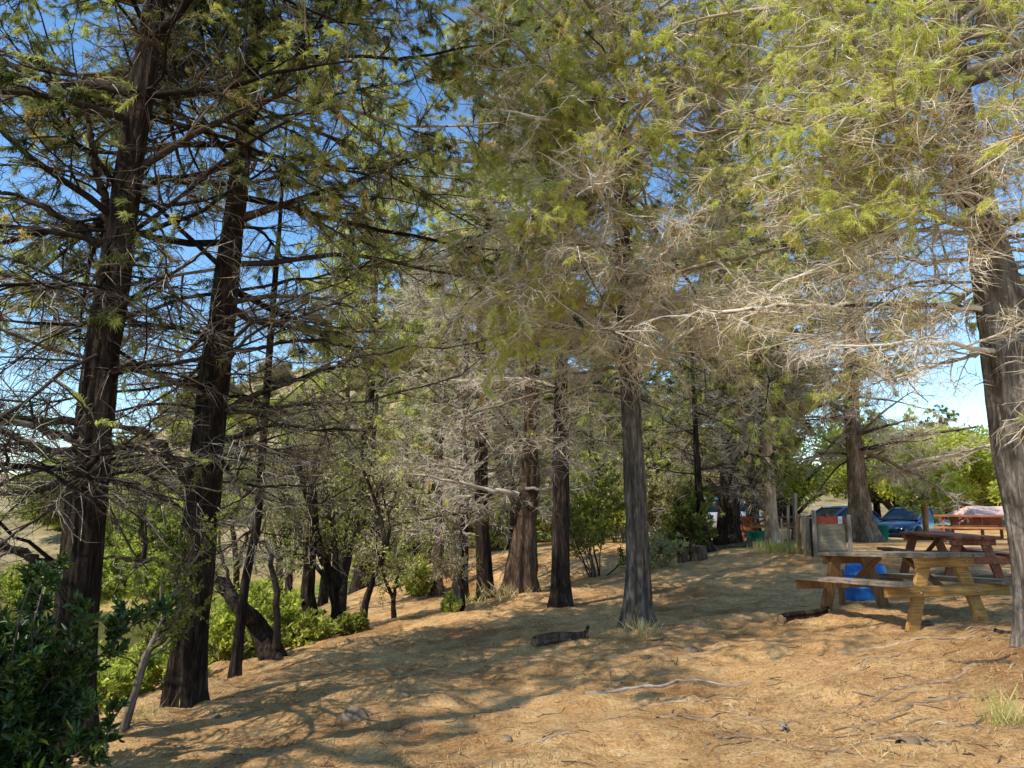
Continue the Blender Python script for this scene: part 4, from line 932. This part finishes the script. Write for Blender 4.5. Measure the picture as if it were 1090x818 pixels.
x, y, _ = P(900, 580, 24); z = gz(x, y)
t = empty('crate', (x, y, z), 'yellow-orange crate between the notice panel and the shaggy trunk', 'crate', .3)
for k in range(4):
    bx('slat', (.5, .02, .13), (0, -.2, .1 + k * .145), M['yellow'], t); bx('slat', (.5, .02, .13), (0, .2, .1 + k * .145), M['yellow'], t)
for sx in (-.24, .24): bx('end_panel', (.02, .38, .58), (sx, 0, .31), M['yellow'], t)
bx('base', (.46, .37, .02), (0, 0, .05), M['yellow'], t)

# low shelter with pinkish roof
x, y, _ = P(1062, 572, 30); z = gz(x, y)
t = empty('shelter', (x, y, z), 'low shelter with sloping pinkish roof left of the right edge trunk', 'shelter', R(8))
zr = P(1062, 549, 30)[2] - z
bm_obj('roof', [beam((-1.25, -.6, zr), (1.25, -.6, zr), .05, .02), ], M['red_paint'], t)
import bmesh
bm = bmesh.new()
v = [bm.verts.new(q) for q in [(-1.35, -.7, zr), (1.35, -.7, zr), (1.05, .35, zr + .36), (-.95, .35, zr + .36), (-1.35, 1.2, zr), (1.35, 1.2, zr)]]
bm.faces.new([v[0], v[1], v[2], v[3]]); bm.faces.new([v[3], v[2], v[5], v[4]]); bm.faces.new([v[0], v[3], v[4]]); bm.faces.new([v[1], v[5], v[2]]); bm.faces.new([v[0], v[4], v[5], v[1]])
bm_obj('roof_cover', [bm], M['pink_roof'], t)
for sx in (-1.1, 1.1):
    for sy in (-.55, 1.05): bx('post', (.09, .09, zr + .1), (sx, sy, zr / 2 - .06), M['wood_red'], t)
bx('back_panel', (2.1, .03, .5), (0, 1.0, zr - .35), M['wood_red'], t)
bx('counter', (2.0, .5, .04), (0, .3, .5), M['red_paint'], t)

# ------------------------------------------------------------------ cars
def car(label, x, y, rz, paint, roofpaint=None, L=4.5, W=1.76, Hc=1.47):
    z = gz(x, y); roofpaint = roofpaint or paint
    t = empty('parked_car', (x, y, z), label, 'car', rz)
    # stations along local +x (front), section half width and heights
    st = [(-L / 2, .72, .42, .80), (-L / 2 + .06, .80, .30, .92), (-L / 2 + .3, .86, .24, .97), (-1.2, .88, .22, .99), (-.4, .88, .2, .97), (.5, .88, .2, .95), (.95, .88, .22, .94), (1.4, .87, .24, .88), (L / 2 - .35, .84, .24, .80), (L / 2 - .12, .78, .26, .72), (L / 2, .62, .36, .60)]
    V = []
    for (sx, w, zb, zt) in st:
        w *= W / 1.76
        half = [(0, zb), (w * .8, zb), (w * .97, zb + .08), (w, zb + .26), (w * .985, zt - .16), (w * .93, zt - .04), (w * .8, zt + .005), (w * .4, zt + .03), (0, zt + .035)]
        ring = half + [(-a, b) for a, b in half[-2:0:-1]]
        V += [(sx, a, b) for a, b in ring]
    n = 16; ns = len(st)
    Qd = [(i * n + k, i * n + (k + 1) % n, (i + 1) * n + (k + 1) % n, (i + 1) * n + k) for i in range(ns - 1) for k in range(n)]
    me = bpy.data.meshes.new('body'); me.from_pydata(V, [], Qd + [tuple(range(n))[::-1], tuple(range((ns - 1) * n, ns * n))]); me.polygons.foreach_set('use_smooth', np.ones(len(me.polygons), bool)); me.update()
    body = link('body', me, paint, t)
    # glasshouse
    g = [(-1.95, .70, .70, .98, 1.0), (-1.35, .76, .60, .97, Hc - .08), (-.5, .78, .62, .97, Hc - .01), (.2, .78, .62, .96, Hc - .03), (1.15, .74, .70, .94, .96)]
    V = []
    for sx, wb, wt, zb, zt in g:
        wb *= W / 1.76; wt *= W / 1.76
        V += [(sx, -wb, zb - .02), (sx, -(wb * .5 + wt * .5) , (zb + zt) / 2), (sx, -wt, zt), (sx, 0, zt + .02), (sx, wt, zt), (sx, (wb * .5 + wt * .5), (zb + zt) / 2), (sx, wb, zb - .02)]
    Qd = [(i * 7 + k, i * 7 + k + 1, (i + 1) * 7 + k + 1, (i + 1) * 7 + k) for i in range(len(g) - 1) for k in range(6)]
    me = bpy.data.meshes.new('window'); me.from_pydata(V, [], Qd); me.update(); link('window', me, M['glass'], t)
    # roof skin and pillars sit a little proud of the glass
    V = []
    for sx, wt, zt in [(-1.42, .57, Hc - .10), (-1.3, .61, Hc - .055), (-.5, .64, Hc + .012), (.15, .635, Hc), (.3, .60, Hc - .07)]:
        wt *= W / 1.76
        V += [(sx, -wt, zt - .03), (sx, -wt * .9, zt + .012), (sx, 0, zt + .035), (sx, wt * .9, zt + .012), (sx, wt, zt - .03)]
    Qd = [(i * 5 + k, i * 5 + k + 1, (i + 1) * 5 + k + 1, (i + 1) * 5 + k) for i in range(4) for k in range(4)]
    me = bpy.data.meshes.new('roof'); me.from_pydata(V, [], Qd); me.polygons.foreach_set('use_smooth', np.ones(len(Qd), bool)); me.update(); link('roof', me, roofpaint, t)
    k = W / 1.76
    for s in (-1, 1):
        for pts in ([(1.17, s * .755 * k, .95), (.7, s * .70 * k, 1.2), (.22, s * .635 * k, Hc - .02)], [(-.45, s * .785 * k, .95), (-.48, s * .72 * k, 1.2), (-.5, s * .64 * k, Hc)], [(-1.9, s * .74 * k, .97), (-1.6, s * .68 * k, 1.22), (-1.35, s * .615 * k, Hc - .06)]):
            V, Qd, _ = tubes(np.array(pts)[None], np.full((1, 3), .04), 6); link('pillar', raw_mesh('pillar', V, quads=Qd, smooth=True), paint, t)
        m = bm_obj('mirror', [xf(box_v(.1, .16, .12, b=.03), Matrix.Translation((.85, s * (.93 * k), .99)))], paint, t)
        # lamps
        V, Qd = lathe([(.001, .06), (.07, .055), (.12, .03), (.135, 0)], 18); V = V * np.array([.75, 1.5, 1]); V = np.stack([V[:, 2] + L / 2 - .17, V[:, 1] + s * .56 * k, V[:, 0] + .62], 1)
        link('headlight', raw_mesh('headlight', V, quads=Qd, smooth=True), M['lamp'], t)
        m = bm_obj('tail_light', [xf(box_v(.06, .25, .16, b=.02), Matrix.Translation((-L / 2 + .04, s * .6 * k, .78)))], M['red_paint'], t)
        for wx in (-1.32, 1.33):
            V, Qd = lathe([(.001, .06), (.17, .07), (.22, .09), (.235, .11)], 26); Vt, Qt = lathe([(.23, .10), (.25, .125), (.30, .125), (.325, .10), (.33, .0), (.325, -.08), (.24, -.1), (.001, -.1)], 26)
            wh = bpy.data.objects.new('wheel', None); COL.objects.link(wh); wh.parent = t; wh.location = (wx, s * .76 * k, .33)
            f = lambda A: np.stack([A[:, 0], A[:, 2] * s, A[:, 1]], 1)
            link('tyre', raw_mesh('tyre', f(Vt), quads=Qt, smooth=True), M['tyre'], wh); link('rim', raw_mesh('rim', f(V), quads=Qd, smooth=True), M['rim'], wh)
            Va, Qa = lathe([(.001, .03), (.37, .03), (.39, 0)], 26); Va = f(Va) + np.array([wx, s * (.865 * k), .36])
            link('wheel_arch', raw_mesh('wheel_arch', Va, quads=Qa), M['black'], t)
    bm_obj('grille', [xf(box_v(.05, .7, .12, b=.02), Matrix.Translation((L / 2 - .03, 0, .57)))], M['black'], t)
    bm_obj('bumper', [xf(box_v(.12, 1.3, .14, b=.04), Matrix.Translation((L / 2 - .04, 0, .38)))], paint, t)
    return t
x, y, _ = P(972, 577, 33)
car('blue car parked behind the maroon table, its headlights facing left', x, y, R(218), M['car_blue'])
x, y, _ = P(893, 570, 35)
car('navy car mostly hidden behind the notice panel and shaggy trunk', x, y, R(205), M['car_navy'])
x, y, _ = P(752, 572, 31)
car('white car with blue roof half hidden by the black trunk clump', x, y, R(200), M['car_white'], M['car_azure'])

# ------------------------------------------------------------------ logs, stumps, sticks, stones on the ground
def log_obj(name, label, a, b, r, seed, cat='log', stub=True, bark='log'):
    rg = np.random.default_rng(seed)
    a = np.array(a, float); b = np.array(b, float); o = (a + b) / 2
    root = empty(name, tuple(o), label, cat)
    n = 22; t = np.linspace(0, 1, n)[:, None]; p = (a * (1 - t) + b * t) - o
    p[:, 2] += .02 * np.sin(t[:, 0] * 5 + seed)
    me, pp, rr = trunk_mesh('bark', p, np.linspace(r, r * .8, n), rg, sides=26, rings=30, flare=0, ridge=.24, lobe_amp=.3, zg=-5)
    link('bark', me, M[bark], root)
    d = nrm((b - a)[None])[0]
    for e, q, rad in ((-1, p[0], r), (1, p[-1], r * .8)):
        V, Qd = lathe([(.001, .006), (rad * .7, .004), (rad * .96, 0), (rad * .9, -.03)], 20)
        zax = Vector(d * e); mt = zax.to_track_quat('Z', 'Y').to_matrix()
        V = V @ np.array(mt).T + q
        link('cut_end', raw_mesh('cut_end', V, quads=Qd), M['cutwood'], root)
    if stub:
        q = np.array([p[-2], p[-2] + np.array([.04, .02, .07]), p[-2] + np.array([.06, .03, .12])])
        V, Qd, tt = tubes(q[None], np.array([[r * .5, r * .35, r * .25]]), 8, [.15]); link('branch_stub', raw_mesh('branch_stub', V, quads=Qd, tint=tt), M['twig'], root)
def on(px, py, Y, dz=0):
    x, y, _ = P(px, py, Y); return (x, y, float(hz(np.array([x]), np.array([y]))[0]) + dz)
log_obj('fallen_log', 'short reddish-brown cut log on the dirt left of the tall grey trunk', on(568, 690, 8.9, .035), on(624, 680, 9.25, .04), .068, 201)
log_obj('fallen_log', 'dark mottled log lying at the left foot of the nearest table', on(832, 668, 9.3, .035), on(882, 659, 9.55, .04), .066, 202, stub=False, bark='bark_dark' )
log_obj('fallen_log', 'long low log lying behind the two cut stumps', on(718, 592, 19, .06), on(800, 586, 20, .06), .09, 203, stub=False)
for px, r, h, lab, sd in [(727, .13, .3, 'narrow upright cut stump, left of the pair', 204), (743, .22, .32, 'wide upright cut stump, right of the pair', 205)]:
    a = on(px, 600, 18); log_obj('cut_stump', lab, (a[0], a[1], a[2] - .05), (a[0] + .01, a[1], a[2] + h), r, sd, 'stump', False)

def rock(label, px, py, Y, s, seed, m, name='boulder', dz=.0):
    rg = np.random.default_rng(seed); bm = bmesh.new(); bmesh.ops.create_icosphere(bm, subdivisions=4, radius=1)
    for v in bm.verts:
        c = v.co; k = 1 + .5 * float(vnoise(np.array([c.x * 1.6 + seed]), np.array([c.y * 1.6 + c.z * 1.9]))[0]) + .22 * float(vnoise(np.array([c.x * 5 + seed]), np.array([c.y * 5 + c.z * 4]))[0])
        v.co = Vector((c.x * s[0] * k, c.y * s[1] * k, c.z * s[2] * k))
    o = bm_obj(name, [bm], m, smooth=True); x, y, z = on(px, py, Y); o.location = (x, y, z + dz); o.rotation_euler = (0, 0, rg.random() * 6); tag(o, label, 'rock')
rock('grey-brown rock half sunk in the dirt at lower left', 378, 772, 6.2, (.15, .1, .08), 211, M['stone'])
rock('dark boulder under the pale shrub right of the tall grey trunk', 712, 590, 20, (.42, .35, .55), 212, M['stone'])
rock('pale boulder behind the dark one', 700, 568, 23.5, (.6, .4, .35), 213, M['palestone'], dz=.2)
rock('small flat stone at the foot of the golden table leg', 990, 674, 8.4, (.16, .1, .04), 214, M['stone'])
for k, (px, py, Y, s) in enumerate([(430, 742, 6.9, .05), (735, 702, 8.3, .06), (228, 765, 6.9, .05), (540, 790, 5.4, .035), (690, 708, 7.9, .04)]):
    rock(['small dark stone in the shade at left of the foreground', 'dark stone in the shadow of the grey tree', 'small stone near the second big trunk', 'pebble in the lit foreground dirt', 'small stone below the short log'][k], px, py, Y, (s * 1.3, s, s * .7), 220 + k, M['stone'], 'stone')

def stick(label, pxs, r, seed, m='stick', name='fallen_branch', lift=.6, cat='branch', fork=False, wig=1.0):
    """pxs: (px, py, Y) points lying on the ground"""
    rg = np.random.default_rng(seed)
    w = np.array([on(*q) for q in pxs]); q, rr = resample(w, np.linspace(r, r * .45, len(w)), 22)
    q[1:-1, :2] += wig * (.35 * r + .008) * rg.normal(size=(20, 2)); q[:, 2] = hz(q[:, 0], q[:, 1]) + rr * lift
    o = q[0].copy(); acc = Acc(); V, Qd, _ = tubes((q - o)[None], (rr * (1 + .15 * rg.normal(size=22)))[None], 8); acc.add(V, Qd)
    if fork:
        for k in (7, 13, 17):
            d = nrm(np.array([rg.normal(), rg.normal() * .6, .1])[None])[0]; f = np.array([q[k], q[k] + d * .1, q[k] + d * .22]) - o
            f[1:, 2] = hz(f[1:, 0] + o[0], f[1:, 1] + o[1]) - o[2] + r * .5
            V, Qd, _ = tubes(f[None], np.array([[rr[k] * .7, rr[k] * .5, rr[k] * .2]]), 6); acc.add(V, Qd)
    ob = link(name, acc.mesh(name, True), M[m]); ob.location = tuple(o); return tag(ob, label, cat)
stick('long pale straight branch lying across the middle of the dirt', [(622, 748, 6.7), (680, 738, 6.8), (730, 732, 7.0), (800, 734, 7.0)], .02, 231, wig=.2)
stick('thin pale twig in the lit foreground at bottom centre', [(575, 800, 5.2), (600, 795, 5.25), (614, 788, 5.4)], .007, 232)
stick('pale stub standing out of the dirt at the bottom right', [(836, 780, 5.5), (832, 765, 5.7)], .016, 233, lift=1.5)
stick('dark stick near the foot of the right edge trunk', [(1062, 697, 7.3), (1090, 699, 7.2)], .022, 234, 'log')
roots = [([(890, 695, 7.6), (940, 697, 7.5), (1000, 698, 7.4), (1060, 700, 7.3)], .02), ([(1040, 726, 6.4), (990, 733, 6.2), (930, 742, 6.0), (870, 755, 5.8)], .022), ([(1080, 728, 6.3), (1040, 722, 6.5), (1010, 718, 6.6)], .018),
         ([(1030, 750, 5.8), (980, 752, 5.75), (930, 765, 5.5), (880, 772, 5.4)], .018), ([(960, 806, 4.8), (985, 800, 4.9), (1010, 806, 4.75)], .03), ([(770, 748, 6.2), (800, 762, 5.9), (850, 768, 5.7)], .014),
         ([(760, 790, 5.3), (800, 782, 5.4), (840, 790, 5.2), (880, 788, 5.2)], .018), ([(870, 725, 6.7), (920, 722, 6.8), (980, 705, 7.2)], .014), ([(1090, 690, 7.2), (1060, 684, 7.6), (1030, 690, 7.5)], .02), ([(700, 770, 5.9), (745, 760, 6.0), (790, 768, 5.8)], .012), ([(880, 812, 4.9), (930, 800, 5.0), (1000, 792, 5.0)], .016), ([(690, 752, 6.3), (740, 756, 6.2), (780, 745, 6.3)], .012), ([(1090, 780, 5.0), (1040, 770, 5.2), (1000, 775, 5.2)], .022)]
rlab = ['surface root running level toward the right edge trunk below the nearest table', 'long forked surface root crossing the right foreground', 'short dark root by the right edge trunk', 'root curving through the shaded right foreground', 'thick arched pale root at the bottom right', 'thin pale root right of the long straight branch', 'tangled root at the bottom between the pale stubs', 'thin root below the nearest table', 'root bending at the right trunk foot', 'fine pale root in the lit dirt below the long branch', 'root along the bottom edge at right', 'fine root under the right end of the long branch', 'root at the right edge near the grass tuft']
for k, ((q, r), lab) in enumerate(zip(roots, rlab)):
    stick(lab, q, r * 1.25, 240 + k, 'root' if k != 2 else 'log', 'tree_root', lift=-.1, cat='root', fork=True)

# crumpled paper
bm = bmesh.new(); bmesh.ops.create_icosphere(bm, subdivisions=2, radius=1)
for v in bm.verts: v.co = Vector((v.co.x * .06, v.co.y * .04, v.co.z * .025)) * (1 + random.uniform(-.3, .3))
o = bm_obj('crumpled_paper', [bm], M['paper']); o.location = on(335, 699, 11.0, .015); tag(o, 'scrap of white crumpled paper on the dirt right of the curved leaning trunk', 'litter')

# ------------------------------------------------------------------ grass tufts and litter
def tuft(label, px, py, Y, h, n, seed, tone, spread=.5, w=.005, r=.05):
    rg = np.random.default_rng(seed); x, y, z = on(px, py, Y)
    b = np.stack([r * rg.normal(size=n), r * rg.normal(size=n), np.full(n, -.02)], 1); d = nrm(np.stack([spread * rg.normal(size=n), spread * rg.normal(size=n), np.ones(n)], 1))
    V, Qd, t = strands(b, d, 1, h, w, rg, .08, np.clip(tone + .15 * rg.normal(size=n), 0, 1))
    o = link('grass_tuft', raw_mesh('grass_tuft', V, quads=Qd, tint=t), M['straw']); o.location = (x, y, z); tag(o, label, 'grass')
tuft('green-tipped grass tuft at the foot of the right edge trunk', 1075, 775, 5.2, .25, 120, 301, .93, .4)
tuft('small green grass shoot near the right bottom', 1060, 780, 5.2, .14, 26, 302, .98, .25, r=.02)
tuft('dry grass tuft in front of the tall grey trunk base', 688, 676, 9.15, .22, 180, 303, .75, .6, r=.1)
tuft('low dry grass against the left of the tall grey trunk base', 660, 680, 9.1, .15, 110, 304, .65, .7, r=.1)
tuft('dry grass around the fluted trunk roots', 535, 642, 14, .3, 160, 305, .75, .6, .012, .25)
tuft('pale grass left of the slim dark trunk', 500, 650, 14.5, .25, 150, 306, .9, .6, .012, .25)
tuft('green grass patch left of the notice panel', 825, 590, 17.5, .3, 380, 307, .97, .5, .014, .2)
tuft('second green grass patch beside the short pale post', 848, 592, 17, .28, 240, 308, .95, .5, .014, .25)
tuft('dry grass at the second big trunk foot', 150, 770, 7.0, .2, 120, 309, .85, .6, r=.1)
tuft('sparse grass at the bottom right corner', 950, 812, 4.7, .12, 60, 310, .8, .6, r=.08)
# litter as one mass nobody could count
rg = np.random.default_rng(9)
n = 110000
Yv = 3.2 + 13 * rg.random(n) ** 1.5; az = -.52 + 1.25 * rg.random(n); X = az * Yv
dens = np.clip(.5 + 1.6 * fbm(X * .8, Yv * 1.1, 3), .05, 1)
k = rg.random(n) < dens; X = X[k]; Yv = Yv[k]
b = np.stack([X, Yv, hz(X, Yv) + .004], 1); an = rg.random(len(b)) * 2 * PI
L = (.025 + .07 * rg.random(len(b)) ** 2)
dx = np.cos(an) * L; dy = np.sin(an) * L
e = np.stack([X + dx, Yv + dy, hz(X + dx, Yv + dy) + .006 + .012 * rg.random(len(b)) ** 2], 1)
s = np.stack([-np.sin(an), np.cos(an), np.zeros(len(b))], 1) * (.0012 + .0002 * Yv)[:, None]
V = np.stack([b - s, b + s, e + s * .5, e - s * .5], 1).reshape(-1, 3)
o = link('needle_litter', raw_mesh('needle_litter', V, quads=np.arange(len(V)).reshape(-1, 4), tint=np.repeat(np.clip(.48 + .25 * rg.normal(size=len(b)), 0, .8), 4)), M['straw'])
tag(o, 'dry needles and fine twigs strewn over the dirt slope', 'litter', kind='stuff')
n = 1500
Yv = 4 + 12 * rg.random(n) ** 1.4; X = (-.5 + 1.2 * rg.random(n)) * Yv; an = rg.random(n) * 2 * PI; L = .05 + .2 * rg.random(n) ** 3
T = np.linspace(0, 1, 4)[None]
bend = .25 * rg.normal(size=(n, 1)) * T ** 2
px_ = X[:, None] + np.cos(an[:, None] + bend) * L[:, None] * T; py_ = Yv[:, None] + np.sin(an[:, None] + bend) * L[:, None] * T
Pt = np.stack([px_, py_, hz(px_, py_) + .006], -1)
V, Qd, t = tubes(Pt, (.0018 + .0025 * rg.random((n, 1))) * np.linspace(1, .5, 4)[None], 4, np.clip(.34 + .15 * rg.normal(size=n), 0, .7))
o = link('twig_litter', raw_mesh('twig_litter', V, quads=Qd, tint=t, smooth=True), M['twig']); tag(o, 'small dead twigs scattered over the dirt slope', 'litter', kind='stuff')
# grass of the near bank and the far shore
n = 30000
Yv = 7 + 24 * rg.random(n); X = -3 - 22 * rg.random(n); Z = hz(X, Yv)
keep = (Z > WATER_Z - .02) & (Z < -.75 - .2 * rg.random(n)) & (rg.random(n) < np.clip(.6 + fbm(X * .5, Yv * .5, 3), 0, 1)) & ((X < -4.0) | (Yv > 10)) & (X < -.33 * Yv)
X = X[keep]; Yv = Yv[keep]; Z = Z[keep]; d = nrm(np.stack([.5 * rg.normal(size=len(X)), .5 * rg.normal(size=len(X)), np.ones(len(X))], 1))
V, Qd, t = strands(np.stack([X, Yv, Z - .02], 1), d, 3, .26, .02, rg, .25, np.clip(.5 + .25 * rg.normal(size=len(X)), 0, 1))
o = link('bank_grass', raw_mesh('bank_grass', V, quads=Qd, tint=t), M['bank_leaf']); tag(o, 'bright green grass on the pond bank', 'grass', kind='stuff')

# ------------------------------------------------------------------ light and camera
SUN_AZ = (-.77, -.63); SUN_EL = R(48)
w = bpy.data.worlds.new('World'); scene.world = w; w.use_nodes = True
nt = w.node_tree; bg = nt.nodes['Background']
sky = nt.nodes.new('ShaderNodeTexSky'); sky.sky_type = 'NISHITA'; sky.sun_disc = False
sky.sun_elevation = SUN_EL; sky.sun_rotation = math.atan2(SUN_AZ[0], SUN_AZ[1]); sky.air_density = 1.0; sky.dust_density = .1; sky.ozone_density = 2.0
hs = nt.nodes.new('ShaderNodeHueSaturation'); hs.inputs['Saturation'].default_value = 1.15; hs.inputs['Value'].default_value = 1.55
nt.links.new(sky.outputs[0], hs.inputs['Color']); tn_ = mixc(nt, hs.outputs[0], (.97, 1.05, 1.06), 1.0, 'MULTIPLY'); nt.links.new(tn_, bg.inputs[0]); bg.inputs[1].default_value = .15
ld = bpy.data.lights.new('sun', 'SUN'); ld.energy = 5.0; ld.angle = R(.53); ld.color = (1, .96, .88)
lo = bpy.data.objects.new('sun', ld); COL.objects.link(lo)
sv = Vector((SUN_AZ[0] * math.cos(SUN_EL), SUN_AZ[1] * math.cos(SUN_EL), math.sin(SUN_EL)))
lo.rotation_euler = sv.to_track_quat('Z', 'Y').to_euler(); lo.location = (-10, -10, 20)
cd = bpy.data.cameras.new('camera'); cd.sensor_width = 36; cd.lens = FPX / 1090 * 36; cd.clip_end = 3000; cd.clip_start = .05
co = bpy.data.objects.new('camera', cd); COL.objects.link(co); co.location = (0, 0, CAM_Z); co.rotation_euler = (R(90) + PITCH, 0, 0)
scene.camera = co
scene.cycles.max_bounces = 6; scene.cycles.diffuse_bounces = 4; scene.cycles.glossy_bounces = 2; scene.cycles.transmission_bounces = 3
scene.view_settings.view_transform = 'Standard'; scene.view_settings.look = 'None'; scene.view_settings.exposure = 0
tot = sum(len(o.data.polygons) for o in scene.objects if o.type == 'MESH')
print('POLYS', tot, 'OBJECTS', len(scene.objects))
